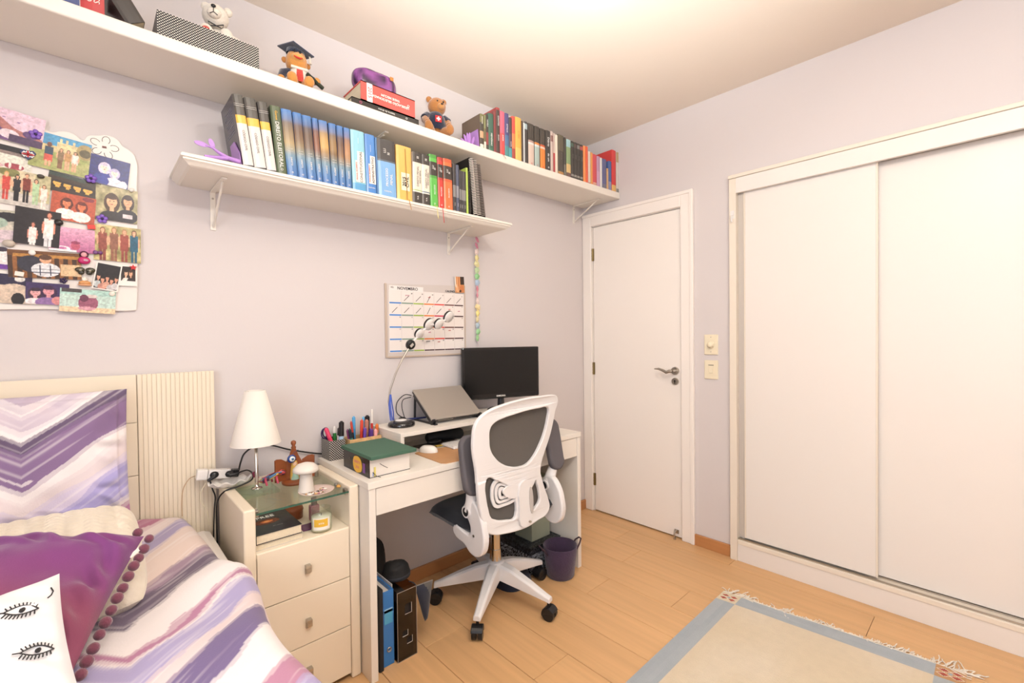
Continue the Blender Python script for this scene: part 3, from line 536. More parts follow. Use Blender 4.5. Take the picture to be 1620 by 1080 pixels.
# patterned storage box with white teddy
def dots(u, v, nx, ny):
    a = (u * nx) % 1 - .5; c = (v * ny) % 1 - .5; a2 = (u * nx + .5) % 1 - .5; c2 = (v * ny + .5) % 1 - .5
    return '#e9e2d8' if min(a * a + c * c, a2 * a2 + c2 * c2) < .055 else '#1d1b1c'
def m_dots(name, n):
    if name in MATS: return MATS[name]
    m = mat(name, '#1d1b1c', .55); nt = m.node_tree; N = nt.nodes.new; L = nt.links.new
    tc = N('ShaderNodeTexCoord'); mp = N('ShaderNodeMapping'); mp.inputs['Scale'].default_value = (n, n, n); mp.inputs['Rotation'].default_value = (0, 0, 0); L(tc.outputs['Object'], mp.inputs[0])
    s = N('ShaderNodeSeparateXYZ'); L(mp.outputs[0], s.inputs[0]); ax = N('ShaderNodeMath'); ax.operation = 'ADD'; L(s.outputs[0], ax.inputs[0]); L(s.outputs[1], ax.inputs[1])
    def sn(src, ph):
        a = N('ShaderNodeMath'); a.operation = 'ADD'; a.inputs[1].default_value = ph; L(src, a.inputs[0]); q = N('ShaderNodeMath'); q.operation = 'COSINE'; L(a.outputs[0], q.inputs[0]); return q.outputs[0]
    mu = N('ShaderNodeMath'); mu.operation = 'MULTIPLY'; L(sn(ax.outputs[0], 0), mu.inputs[0]); L(sn(s.outputs[2], 0), mu.inputs[1])
    gt = N('ShaderNodeMath'); gt.operation = 'GREATER_THAN'; gt.inputs[1].default_value = .42; L(mu.outputs[0], gt.inputs[0])
    mx = N('ShaderNodeMix'); mx.data_type = 'RGBA'; mx.inputs[6].default_value = (*H('#1a1819'), 1); mx.inputs[7].default_value = (*H('#ece6dc'), 1); L(gt.outputs[0], mx.inputs[0]); L(mx.outputs[2], nt.nodes['Principled BSDF'].inputs['Base Color'])
    return m
def open_box(b, x0, x1, y0, y1, z0, z1, t=.004, col=(.8, .8, .8)):
    b.box(x0, x1, y0, y1, z0, z0 + t, col); b.box(x0, x1, y0, y0 + t, z0 + t, z1, col); b.box(x0, x1, y1 - t, y1, z0 + t, z1, col); b.box(x0, x0 + t, y0 + t, y1 - t, z0 + t, z1, col); b.box(x1 - t, x1, y0 + t, y1 - t, z0 + t, z1, col); return b
o = open_box(MB(), .181, .478, 1.866, 2.04, UZ, UZ + .080).build('storage_box', m_dots('white_dots_on_black', 720), org=(.33, 1.95, UZ)); tag(o, 'long open black box with white dots holding the white teddy', 'box')
t = thing('white_teddy', 'white teddy bear with a black bow sitting in the dotted box', 'teddy bear', (.365, 1.955, UZ + .0045), (0, 0, -.25))
WB = '#e2dacd'
skinball([((0, 0, .075), (.042, .038, .06), WB), ((-.004, -.012, .172), (.042, .040, .042), WB), ((-.006, -.048, .165), (.022, .018, .019), WB)]).build('body', m_plush, t, local=True)
for s in (-1, 1):
    skinball([((s * .034, -.004, .205), (.015, .010, .016), WB)]).build('ear', m_plush, t, local=True)
    b = MB(); b.tube([(s * .036, -.004, .11), (s * .066, -.02, .088), (s * .062, -.04, .07)], [.017, .018, .015], 10, WB); b.ball((s * .062, -.04, .068), .016, 10, 8, WB); b.build('arm', m_plush, t, local=True)
    b = MB(); b.tube([(s * .024, -.02, .07), (s * .03, -.045, .085)], [.023, .022], 10, WB); b.ball((s * .03, -.048, .092), (.022, .014, .028), 10, 8, WB); b.build('leg', m_plush, t, local=True)
MB().ball((-.03, -.061, .095), (.012, .003, .010), 10, 6, '#c9544a').build('foot_pad', m_plush, t, local=True)
MB().ball((-.006, -.067, .178), (.008, .005, .006), 8, 6).build('nose', m_blackp, t, local=True)
MB().tube([(-.006, -.067, .174), (-.006, -.066, .158), (-.018, -.06, .153)], .0014, 5).tube([(-.006, -.066, .158), (.006, -.06, .153)], .0014, 5).build('mouth', m_blackp, t, local=True)
MB().tube([(0, -.036, .128), (-.025, -.04, .135), (-.02, -.04, .12), (0, -.036, .128), (.022, -.04, .135), (.018, -.04, .12), (0, -.036, .128)], .002, 5).build('bow', m_blackp, t, local=True)
# graduate plush
t = thing('graduate_plush', 'orange plush toy in a navy graduation cap and gown', 'plush toy', (.635, 1.925, UZ), (0, 0, -.15))
OR = '#cf8f45'
b = MB(); b.ball((0, 0, .05), (.036, .030, .045), 16, 10, OR); b.lathe([(.0, .052), (.026, .054), (.036, .066), (.040, .082), (.038, .105), (.030, .125), (.016, .134), (0, .136)], (-.006, -.004, .018), 20, OR); b.ball((-.006, -.036, .112), (.024, .018, .018), 12, 8, '#d99d52'); b.build('body', m_plush, t, local=True)
for s in (-1, 1):
    MB().ball((s * .043 - .006, .004, .112), (.011, .006, .012), 10, 8, '#b97a3a').build('ear', m_plush, t, local=True)
    b = MB(); b.tube([(s * .03, 0, .068), (s * .058, -.012, .05), (s * .064, -.022, .026 if s < 0 else .048)], [.014, .015, .014], 10, '#20243a'); o = b.build('sleeve', m_plush, t, local=True)
    MB().ball((s * .065, -.026, .020 if s < 0 else .046), (.014, .013, .015), 10, 8, OR).build('hand', m_plush, t, local=True)
    b = MB(); b.tube([(s * .02, -.018, .02), (s * .028, -.045, .018), (s * .03, -.055, .018)], [.018, .019, .019], 10, OR); b.ball((s * .031, -.056, .022), (.019, .012, .021), 10, 8, OR); b.build('leg', m_plush, t, local=True)
    MB().ball((s * .010 - .008, -.039, .136), (.004, .003, .006), 8, 6).build('eye', m_blackp, t, local=True)
MB().tube([(-.022, -.050, .110), (-.014, -.056, .103), (-.002, -.056, .102), (.008, -.050, .108)], [.002, .0035, .0035, .002], 6, '#c7362c').build('mouth', m_vcm, t, local=True)
g = MB(); g.lathe([(.044, .02), (.040, .045), (.036, .07), (.026, .082)], n=20, col=lambda i, j: '#ded7ca' if 12 <= j <= 13 or 16 <= j <= 17 else ('#c23b30' if 14 <= j <= 15 else '#20243a')); g.tube([(-.03, -.028, .078), (0, -.034, .074), (.03, -.028, .078)], .006, 8, '#e4dccf'); g.build('gown', m_plush, t, local=True)
b = MB(); b.M = Mrot((-.008, -.004, .150), .12, .1, .5); b.lathe([(.034, -.016), (.034, .002), (0, .003)], n=18, col='#1f2a45'); b.box(-.048, .048, -.048, .048, .002, .006, '#22304e'); cp = b.build('cap', m_plush, t, local=True)
MB().tube([(-.005, -.004, .158), (.03, -.01, .156), (.042, -.012, .145), (.044, -.013, .115)], [.002, .002, .004, .006], 6, '#d8cfc0').build('tassel', m_plush, cp, local=True)
b = MB(); b.M = Mrot((.05, -.036, .044), .3, .35, .4); b.tube([(-.03, 0, 0), (.045, 0, 0)], .008, 10, '#2a3226'); b.build('diploma', m_vcm, t, local=True)
# ---------------------------------------------------------------- photo board
yb = YA
bp_ = [(-.52, 1.995), (-.47, 2.02), (-.42, 2.01), (-.38, 2.04), (-.33, 2.03), (-.27, 2.055), (-.21, 2.04), (-.15, 2.035), (-.102, 2.012), (-.081, 1.999), (-.05, 2.010), (-.024, 2.008), (-.003, 1.993), (.012, 2.012), (.035, 2.02), (.063, 2.028), (.086, 2.022), (.100, 2.002), (.121, 1.990), (.134, 1.971), (.137, 1.871), (.136, 1.73), (.134, 1.589), (.128, 1.425), (.126, 1.420), (-.1, 1.418), (-.5, 1.418), (-.54, 1.45), (-.54, 1.9)]
vs, fs = plate([bp_], .010, .0015, 4)
pb = thing('photo_board', 'white scalloped magnetic board crowded with photos above the bed', 'photo board', (-.2, yb, 1.42))
b = MB(); b.M = Matrix.Translation((0, yb - .0055, 0)) @ FRONT; b.add(vs, fs, '#e6dfd8'); b.build('board', mat('board_enamel', None, .35), pb)
b = MB(); cx, cz = .052, 1.985
for k in range(5):
    a = math.radians(78 + 72 * k); pts = []
    for i in range(11):
        q = -2.3 + 4.6 * i / 10; rr = .013; px = .026 + rr * math.cos(q); pz = rr * .8 * math.sin(q)
        pts.append((cx + px * math.cos(a) - pz * math.sin(a), yb - .0112, cz + px * math.sin(a) + pz * math.cos(a)))
    b.tube(pts, .0007, 4, '#4a4038')
b.tube([(cx - .005, yb - .0112, cz), (cx + .006, yb - .0112, cz + .001)], .0035, 6, '#8a6a64'); b.build('flower_drawing', m_vcm, pb)
E0, E1 = 'E', 'R'
def person(cx, top, s, hair, skin, cloth, legs=None, long=True):
    """list of coloured blobs standing for a figure in a print; v runs up"""
    L = []
    if long: L.append(('E', cx, top - .075 * s, .055 * s, .095 * s, hair))
    else: L.append(('E', cx, top - .045 * s, .048 * s, .05 * s, hair))
    L += [('R', cx, top - .36 * s, .085 * s, .22 * s, cloth), ('E', cx, top - .20 * s, .09 * s, .07 * s, cloth), ('E', cx, top - .07 * s, .036 * s, .058 * s, skin), ('R', cx, top - .135 * s, .018 * s, .03 * s, skin),
          ('E', cx - .10 * s, top - .34 * s, .02 * s, .13 * s, skin), ('E', cx + .10 * s, top - .34 * s, .02 * s, .13 * s, skin)]
    if legs: L += [('R', cx - .035 * s, top - .72 * s, .028 * s, .2 * s, legs), ('R', cx + .035 * s, top - .72 * s, .028 * s, .2 * s, legs)]
    return L
def face(cx, cy, s, hair, skin, cloth):
    return [('E', cx, cy - .04 * s, .23 * s, .36 * s, hair), ('E', cx, cy - .62 * s, .36 * s, .30 * s, cloth), ('E', cx, cy, .15 * s, .22 * s, skin), ('R', cx, cy - .24 * s, .06 * s, .1 * s, skin),
            ('E', cx, cy + .17 * s, .16 * s, .09 * s, hair), ('E', cx - .055 * s, cy + .02 * s, .022 * s, .012 * s, '#4a3830'), ('E', cx + .055 * s, cy + .02 * s, .022 * s, .012 * s, '#4a3830'), ('E', cx, cy - .10 * s, .05 * s, .016 * s, '#b4605a')]
def photo(key, cx, cz, w, h, ang, bg, shapes, label, layer, border=0, asp=None):
    asp = asp or w / h; k = len(key) * 7 + layer
    def colf(u, v):
        if border and (u < border or u > 1 - border or v < border * (2.6 if key == 'polaroid' else asp) or v > 1 - border * asp): return '#ece6df'
        c = bg(u, v) if callable(bg) else bg
        for t, x, y, rx, ry, q in shapes:
            du = (u - x) / rx; dv = (v - y) / ry
            if (t == 'E' and du * du + dv * dv < 1) or (t == 'R' and abs(du) < 1 and abs(dv) < 1): c = q
        n = noise(u * 17 * asp, v * 17, k) * .42 + noise(u * 40 * asp, v * 40, k + 1) * .30
        return tuple(max(0, a * (.66 + n) + .012) for a in H(c))
    b = MB(); b.M = Matrix.Translation((cx, yb - .0115 - .0012 * layer, cz)) @ Matrix.Rotation(-math.radians(ang), 4, 'Y')
    nx = max(20, int(w / .0014)); ny = max(20, int(h / .0014))
    def P(u, v): return ((u - .5) * w, -.0006 - .0012 * math.sin(u * 3) * 0, (v - .5) * h)
    b.grid(P, nx, ny, colf, False, vcol=True); b.box(-w / 2, w / 2, -.0004, .0004, -h / 2, h / 2, '#e8e2da')
    o = b.build('photo_print', mat('photo_gloss', None, .3, spec=.4), org=(cx, yb - .012, cz)); tag(o, label, 'photo', 'photos pinned to the scalloped board'); return o
g2 = lambda a, c, lo=0., hi=1.: (lambda u, v: mix(a, c, max(0, min(1, (v - lo) / (hi - lo)))))
SK = '#d8a684'; DK = '#2a201e'
def hillbg(u, v):
    r = .78 - .55 * u + .06 * math.sin(u * 9)
    return '#d9bccb' if v > r else ('#a8706c' if v > r - .30 else '#6a4a78')
photo('hill', -.158, 1.99, .128, .098, -7, hillbg, [('E', .42, .22, .17, .15, '#e0cdd4'), ('E', .15, .30, .12, .16, '#5a4488'), ('E', .78, .35, .14, .12, '#5a4070'), ('R', .72, .12, .3, .12, '#4c3a58'), ('E', .3, .72, .03, .02, '#8a6a94'), ('E', .55, .66, .03, .02, '#8a6a94')], 'pinkish landscape photo with a white animal, top left of the board', 6)
def lawnbg(u, v): return ('#4f94bc' if v > .70 else '#c9b98a') if v > .52 else mix('#8f9a5a', '#b0ae74', noise(u * 9, v * 9))
photo('lawn', -.056, 1.930, .142, .118, -6, lawnbg, [('R', .62, .70, .2, .13, '#d6c596'), ('R', .48, .85, .02, .08, '#d6c596'), ('R', .58, .86, .02, .07, '#d6c596'), ('R', .70, .85, .02, .07, '#d6c596'), ('E', .90, .72, .15, .22, '#a2905f'), ('E', .90, .68, .10, .12, '#5c543a')] + [('R', .30, .50, .07, .14, '#36485a'), ('R', .30, .32, .07, .10, '#c8584c'), ('E', .30, .70, .04, .07, '#7a5040'), ('R', .27, .17, .02, .08, SK), ('R', .33, .17, .02, .08, SK)] + person(.50, .66, .62, '#4a3426', SK, '#8a7256', '#7a5a42') + person(.62, .66, .62, '#5a4032', SK, '#b48a58', SK) + person(.74, .66, .62, '#3a2a20', SK, '#e4dcd0', SK), 'holiday photo of four people on a lawn before an ornate building', 5)
photo('snow', -.172, 1.888, .098, .080, -5, lambda u, v: '#262428' if v > .72 else '#d9d6c8', [('R', .45, .72, .5, .06, '#8a7a74'), ('E', .62, .22, .22, .13, '#a04450'), ('E', .52, .24, .03, .12, '#e8dcd4'), ('E', .75, .24, .03, .1, '#e8dcd4'), ('E', .25, .18, .14, .08, '#c9a8a8')], 'snowy street photo under the flag heart magnet', 2)
photo('blue', .060, 1.902, .114, .096, -6, g2('#1f2470', '#262a6c'), face(.42, .60, .62, '#cfc4d8', '#e6dccc', '#26308a') + face(.66, .48, .55, '#b8b0d0', '#ebe2d2', '#ded6e0') + [('E', .88, .1, .1, .16, '#e4dee4'), ('E', .35, .12, .2, .2, '#2a3690')], 'deep blue night photo of a couple, top right of the board', 4)
photo('five', -.142, 1.798, .116, .112, -4, lambda u, v: '#c9bc9c' if v > .35 else '#c4bdb4', [('R', .85, .6, .16, .4, '#b8b088'), ('E', .2, .9, .2, .12, '#7a7a4c')] + person(.16, .90, .85, '#c49a5a', SK, '#c44a40', '#c44a40') + person(.36, .86, .8, DK, SK, '#2c2a2c', '#1e1c1e') + person(.54, .95, .9, '#5a3a2a', SK, '#7c382c', '#221e22', False) + person(.72, .84, .8, DK, SK, '#a9c49a', '#a9c49a') + person(.88, .72, .75, '#4a3426', SK, '#e0d8cc', '#e0d8cc'), 'group photo of five people with a red dress at the left', 3)
photo('four', -.026, 1.832, .128, .064, -9, '#3a2e26', sum([face(.2 + .19 * i, .44, .62, DK, '#d6a850', '#3a2e28') for i in range(4)], []) + [('R', .3, .9, .4, .1, '#34403a')], 'narrow photo of four faces in yellow light', 2)
photo('red', -.029, 1.757, .108, .092, -5, '#b2543a', face(.34, .64, .62, '#5a2a20', '#d98058', '#efe8e0') + face(.68, .60, .62, '#6a2c22', '#d4764e', '#efe8e0') + [('E', .82, .9, .14, .08, '#7c3038')], 'reddish photo of two women in white tops', 5)
photo('selfie', .082, 1.790, .112, .118, -2, lambda u, v: mix('#6c6a44', '#c9bc90', noise(u * 7, v * 7)), face(.38, .56, .82, '#4a3426', '#e0b088', '#2a2628') + face(.76, .62, .7, '#3a2620', '#d8a47c', '#2e2a30') + [('R', .76, .18, .12, .06, '#cfc6c6')], 'close selfie photo of two long-haired women', 4)
photo('white', -.114, 1.680, .104, .118, -4, '#241f22', person(.40, .62, .95, '#4a2c26', '#d88e78', '#e6ded8', '#e6ded8') + person(.74, .95, 1.25, '#4a2820', '#d88a70', '#ece4dc', '#e0dcdc'), 'dark photo of two children dressed in white', 6)
photo('baby', -.034, 1.650, .112, .080, -1, g2('#b0608c', '#d9a4bc'), [('E', .57, .26, .10, .17, '#b4546c'), ('E', .57, .40, .10, .06, '#8a3a58'), ('E', .30, .12, .16, .10, '#f0e2e4'), ('E', .28, .13, .10, .05, '#c070a0'), ('R', .3, .03, .3, .05, '#efe6e8')], 'magenta tinted photo of a baby', 5)
photo('gowns', .082, 1.652, .126, .124, -1, lambda u, v: mix('#6f6a34', '#d8c890', noise(u * 8, v * 8, 4)), person(.18, .92, 1.05, '#8a5a3a', SK, '#8e4a3e', '#84443a') + person(.42, .94, 1.05, '#a87a4a', SK, '#8c5c48', '#8c5c48') + person(.64, .92, 1.05, '#b4865a', SK, '#94483c', '#8c443a') + person(.85, .92, 1.05, '#6a4a34', SK, '#275c74', '#275c74'), 'photo of four women in long gowns, one blue', 3)
photo('misc', -.187, 1.672, .084, .104, 3, g2('#cfc6bc', '#b8b4a0'), [('E', .6, .8, .35, .14, '#26242a'), ('E', .3, .62, .3, .16, '#9cb0a0'), ('R', .5, .2, .5, .2, '#cbb9bf')], 'pale blurred photo at the left edge of the board', 1)
photo('crib', -.098, 1.560, .168, .088, 1, lambda u, v: '#6a4426' if v > .8 else ('#8c5a30' if int(u * 16) % 2 else '#3f2a1e'), [('R', .52, .82, .45, .06, '#b4803e'), ('R', .86, .34, .16, .22, '#d2b48c'), ('E', .30, .52, .18, .30, '#30303c'), ('E', .5, .32, .20, .26, '#d6d6d8'), ('R', .5, .34, .19, .012, '#30364a'), ('R', .5, .22, .19, .012, '#30364a'), ('R', .42, .3, .010, .2, '#30364a'), ('R', .56, .3, .010, .2, '#30364a'), ('E', .5, .70, .08, .15, '#dca884'), ('E', .5, .78, .09, .10, '#5a3c2a')], 'photo of a child in a checked shirt before a wooden crib', 4)
photo('night', .052, 1.533, .068, .094, -9, '#1f1c20', sum([face(.18 + .17 * i, .45 - .08 * (i % 2), .42, DK, '#d69a80', ['#b8c0c0', '#c08878', '#d4a08a', '#b4b0b0', '#c8c4c4'][i]) for i in range(5)], []), 'dark night photo of a group of friends', 6, .05)
photo('polaroid', .108, 1.542, .050, .074, -1, '#2c2422', face(.38, .60, .62, DK, '#e0b494', '#e6dcd2') + face(.64, .60, .6, '#4a3024', '#d8a684', '#3a3030'), 'small instant photo with white frame and a red star', 5, .09)
photo('tunnel', -.180, 1.478, .098, .092, -3, lambda u, v: '#2a2440' if v > .62 else '#cdbba6', [('E', .62, .34, .42, .34, '#cbb8a4'), ('E', .70, .16, .15, .22, '#201c1e'), ('E', .15, .3, .16, .22, '#9c5648'), ('E', .72, .86, .12, .1, '#d9d4cc')], 'photo of a pale arch before a dark sky, bottom left', 3)
photo('mother', -.095, 1.466, .100, .070, -2, '#3c2c58', face(.22, .52, .75, '#3a2838', '#d9a0a0', '#e6dcdc') + face(.52, .62, .85, '#3c2244', '#cf8f96', '#8a6a9c') + [('E', .75, .2, .16, .2, '#c98484'), ('R', .88, .15, .08, .14, '#3a3650')], 'purple tinted photo of a mother and child', 6)
photo('beach', .002, 1.446, .140, .078, -3, lambda u, v: '#a9cbc0' if v > .75 else ('#bcd3c8' if v > .22 else '#dcc4a0'), [('E', .50, .42, .18, .34, '#94566c'), ('E', .56, .72, .10, .08, '#d6c6c0'), ('E', .42, .62, .08, .16, '#6a3c50'), ('E', .48, .18, .16, .08, '#cf98a4'), ('R', .2, .95, .18, .1, '#4a4444')], 'beach photo in pale turquoise hanging below the board', 7)
photo('card', -.195, 1.573, .066, .070, -3, '#e2dad8', [('E', .6, .12, .4, .12, '#6a3a94'), ('E', .4, .9, .3, .12, '#3a3040')], 'whitish drawing card at the left edge of the board', 2)

# magnets
m_mag = mat('magnet_enamel', None, .3, spec=.5); GM = 'magnets on the photo board'
def magnet(name, b, x, z, label, m=None): o = b.build(name, m or m_mag, org=(x, yb - .022, z)); tag(o, label, 'magnet', GM); return o
my = yb - .021
def disc(x, z, r, col, rz=None, t=.006):
    b = MB(); b.M = Matrix.Translation((x, my, z)) @ FRONT @ Matrix.Scale(1.0 if rz is None else rz / r, 4, (0, 1, 0)); b.lathe([(0, t), (r * .8, t), (r, t * .5), (r, -.003)], n=20, col=col); return b
for x, z, lab in [(-.113, 1.979, 'purple flower magnet on the pinkish landscape photo'), (.016, 1.866, 'purple flower magnet at the corner of the blue photo'), (.042, 1.733, 'purple flower magnet below the two-women selfie')]:
    b = MB()
    for k in range(5): a = math.radians(90 + 72 * k); b.ball((x + .0095 * math.cos(a), my, z + .0095 * math.sin(a)), (.0068, .003, .0068), 10, 6, '#7a58b4')
    b.ball((x, my - .002, z), (.004, .003, .004), 8, 6, '#2e2448'); magnet('flower_magnet', b, x, z, lab)
hp = [(.0, -.017), (.012, -.006), (.018, .006), (.012, .014), (.004, .012), (0, .008), (-.004, .012), (-.012, .014), (-.018, .006), (-.012, -.006)]
b = MB(); b.prism([(-.131 + p, 1.909 + q) for p, q in hp], my + .003, my - .003, 'y', '#26305e')
for dx, dz, w, h, a, c in [(0, 0, .013, .0035, .55, '#e8e2e0'), (0, 0, .013, .0035, -.55, '#e8e2e0'), (0, 0, .014, .004, 0, '#e8e2e0'), (0, .001, .004, .010, 0, '#e8e2e0'), (0, 0, .014, .0018, 0, '#c02a36'), (0, .001, .002, .010, 0, '#c02a36')]:
    b.M = Matrix.Translation((-.131 + dx, my - .0032, 1.909 + dz)) @ Matrix.Rotation(a, 4, 'Y'); b.box(-w, w, -.0004 - (.0003 if c == '#c02a36' else 0), .0002, -h, h, c)
b.M = None; magnet('flag_magnet', b, -.131, 1.909, 'heart magnet with red, white and blue flag crosses')
magnet('oval_magnet', disc(-.065, 1.703, .011, '#26221f', .009), -.065, 1.703, 'black oval magnet between the dark and the magenta photos')
magnet('oval_magnet', disc(-.178, 1.620, .014, '#b8ada0', .011), -.178, 1.62, 'clear greyish oval magnet at the left edge')
magnet('round_magnet', disc(-.128, 1.596, .0085, '#ebe5de'), -.128, 1.596, 'white round magnet on the crib photo')
magnet('round_magnet', disc(.063, 1.474, .0085, '#e2dccf'), .063, 1.474, 'white round magnet under the dark night photo')
magnet('round_magnet', disc(.122, 1.848, .007, '#e4dfd6'), .122, 1.848, 'white round magnet at the right edge of the selfie')
magnet('round_magnet', disc(-.104, 1.846, .009, '#4a443c', .006), -.104, 1.846, 'dark oval magnet above the group of five')
b = MB(); b.M = Mrot((-.157, my, 1.526), 0, .15, 0); b.box(-.010, .010, -.003, .003, -.007, .007, '#e6e0d4'); b.M = None; magnet('square_magnet', b, -.157, 1.526, 'white square magnet on the pale arch photo')
b = MB(); b.M = Mrot((.014, my, 1.70), 0, -.1, 0); b.box(-.010, .010, -.004, .004, -.007, .007, '#d8382e'); b.M = None; magnet('square_magnet', b, .014, 1.70, 'red square magnet above the magenta baby photo')
b = MB(); b.prism([(.122 + (.0115 if i % 2 == 0 else .005) * math.cos(math.radians(90 + 36 * i)), 1.572 + (.0115 if i % 2 == 0 else .005) * math.sin(math.radians(90 + 36 * i))) for i in range(10)], my + .002, my - .003, 'y', '#c8262c'); magnet('star_magnet', b, .122, 1.572, 'red star magnet on the small instant photo')
b = MB(); x, z = -.006, 1.592; b.ball((x, my, z + .012), (.012, .006, .012), 12, 8, '#5a2440'); b.ball((x, my - .004, z + .011), (.008, .004, .008), 10, 6, '#dba0a4'); b.ball((x, my, z - .008), (.016, .007, .013), 12, 8, '#bc2868'); b.ball((x + .004, my - .004, z - .008), (.008, .005, .004), 8, 6, '#c8a8b8'); magnet('doll_magnet', b, x, z, 'magenta doll-shaped magnet beside the crib photo')
b = MB(); x, z = -.004, 1.548
for s in (-1, 1): b.ball((x + s * .013, my, z + .004), (.013, .003, .009), 10, 6, '#3a3620'); b.ball((x + s * .010, my, z - .006), (.008, .003, .007), 10, 6, '#2e2a1c'); b.ball((x + s * .012, my - .003, z + .002), (.004, .002, .003), 8, 6, '#a8a090')
magnet('mask_magnet', b, x, z, 'dark mask-shaped magnet above the cake magnet')
b = MB(); x, z = -.006, 1.508; b.ball((x, my, z), (.016, .007, .008), 12, 8, '#d0945c'); b.ball((x, my, z - .007), (.019, .006, .004), 12, 6, '#d9a078'); b.ball((x, my, z + .012), (.008, .005, .008), 10, 6, '#e8ddd0'); magnet('cake_magnet', b, x, z, 'cake-shaped magnet above the beach photo')
b = MB(); x, z = .029, 1.615; b.ball((x - .006, my, z), (.007, .002, .007), 8, 6, '#74447c'); b.ball((x + .006, my, z), (.007, .002, .006), 8, 6, '#6a3a70'); magnet('butterfly_magnet', b, x, z, 'small purple butterfly magnet at the corner of the gowns photo')
b = MB(); x, z = -.058, 1.512
for k in range(5): b.ball((x + .006 * math.cos(k * 1.257), my, z + .006 * math.sin(k * 1.257)), (.0045, .003, .0045), 8, 6, '#2a1c44')
magnet('flower_magnet', b, x, z, 'tiny dark violet flower magnet above the mother and child photo')

# ---------------------------------------------------------------- wall planner
cal = thing('wall_planner', 'white magnetic month planner with coloured rows, NOVEMBRO written on top', 'calendar', (1.365, YA, 1.212))
yc = YA
b = MB(); b.prism([(1.114, 1.584), (1.612, 1.604), (1.612, 1.212), (1.119, 1.212)][::-1], yc - .006, yc, 'y'); b.build('board', mat('planner_grey', '#cdc4bf', .4), cal)
b = MB(); b.box(1.108, 1.119, yc - .010, yc, 1.205, 1.586); b.box(1.119, 1.612, yc - .010, yc, 1.203, 1.212); b.box(1.612, 1.618, yc - .010, yc, 1.203, 1.606)
b.build('frame', mat('aluminium_frame', '#c9b8a8', .35, .3), cal, bevel=.002)
cols = [1.132, 1.202, 1.273, 1.338, 1.404, 1.472, 1.539, 1.604]; cc = ['#3f86d0', '#7f9a8a', '#9cb84c', '#e8823c', '#dd4a40', '#6a3a34', '#4a2c2e']
rows = [1.488, 1.425, 1.362, 1.299, 1.237]
bx(1.130, 1.607, yc - .0066, yc - .006, 1.231, 1.555, col='#e9e1dc').build('sheet', m_vc, cal); bx(1.132, 1.335, yc - .0068, yc - .006, 1.553, 1.578, col='#ece6e2').build('title_strip', m_vc, cal)
for r, z in enumerate(rows):
    for c in range(7):
        col = cc[c] if not (r == 4 and c > 2) else '#4a3236'
        if r == 1 and c == 4: col = '#d02c4c'
        bx(cols[c] + .001, cols[c + 1] - .002, yc - .0074, yc - .0066, z - .0035, z + .0035, col=col).build('day_bar', m_vc, cal)
b = MB()
for c in range(1, 7): b.box(cols[c] - .0008, cols[c] - .0002, yc - .0069, yc - .0066, 1.237, 1.552, '#b4aaa6')
b.build('column_line', m_vc, cal)
b = MB()
for r in range(2):
    for c in range(7):
        if r == 0 and c < 1: continue
        x0 = cols[c] + .012; zc = rows[r] + .028
        if r == 1 and c > 4: continue
        b.M = Matrix.Translation((x0 + .018, yc - .0072, zc - .002)) @ Matrix.Rotation(-.75 if c != 3 else -1.05, 4, 'Y'); b.box(-.021, .021, -.0006, .0003, -.0012, .0012, '#1a1616')
b.M = None; b.build('pen_stroke', m_vc, cal)
def caltext(s, size, m, x, z, bold=0.0): text(s, size, m, cal, front(x - 1.365, -.0076, z - 1.212), bold=bold)
caltext('NOVEMBRO', .0225, m_ink, 1.240, 1.5645, .0002); caltext('MÊS:', .010, m_grey, 1.150, 1.567); caltext('CALENDÁRIO', .0165, m_ink, 1.530, 1.566, .0002)
n = 30
for r in range(5):
    for c in range(7):
        d_ = ['', '28', '29', '30', '31', '1', '2', '3', '4', '5', '6', '7', '8', '9', '10', '11', '12', '13', '14', '15', '16', '17', '18', '19', '20', '21', '22', '23', '24', '25', '26', '27', '28', '29', '30'][r * 7 + c]
        if d_: caltext(d_, .0085, m_ink, cols[c + 1] - .010, rows[r] + .052)
for s, mm, x, z in [('prova', m_pinki, 1.237, 1.530), ('aula', m_redi, 1.372, 1.526), ('aula', m_redi, 1.505, 1.464), ('aula', m_pinki, 1.372, 1.335), ('aula', m_redi, 1.505, 1.345), ('prova', m_ink, 1.362, 1.286), ('aula', m_redi, 1.432, 1.282), ('aula', m_pinki, 1.571, 1.455)]: caltext(s, .010, mm, x, z)
# hands picture magnet
def handbg(u, v): return '#3a2a22' if .60 < u < .98 and v > .5 else ('#e6dccf' if u < .12 and v > .4 else '#c98a58')
b = MB(); b.M = Matrix.Translation((1.574, yc - .012, 1.608)) @ Matrix.Rotation(-.05, 4, 'Y')
sh = [('R', .28, .65, .09, .40, '#dda06c'), ('R', .52, .68, .07, .36, '#d99660'), ('E', .3, .22, .22, .20, '#e0a878'), ('E', .68, .25, .24, .22, '#c87a48'), ('R', .40, .6, .02, .4, '#8a4a2c'), ('E', .55, .1, .12, .08, '#3a2418'), ('E', .12, .42, .1, .1, '#e8c8a8')]
def hc(u, v):
    c = handbg(u, v)
    for t_, x_, y_, rx, ry, q in sh:
        du = (u - x_) / rx; dv = (v - y_) / ry
        if (t_ == 'E' and du * du + dv * dv < 1) or (t_ == 'R' and abs(du) < 1 and abs(dv) < 1): c = q
    return c
b.grid(lambda u, v: ((u - .5) * .066, -.0022, (v - .5) * .092), 24, 32, hc, False); b.box(-.033, .033, -.002, .002, -.046, .046, '#d9cfc4')
o = b.build('picture_magnet', m_vc, org=(1.574, yc - .012, 1.608)); tag(o, 'small picture magnet of two hands on the planner corner', 'magnet')

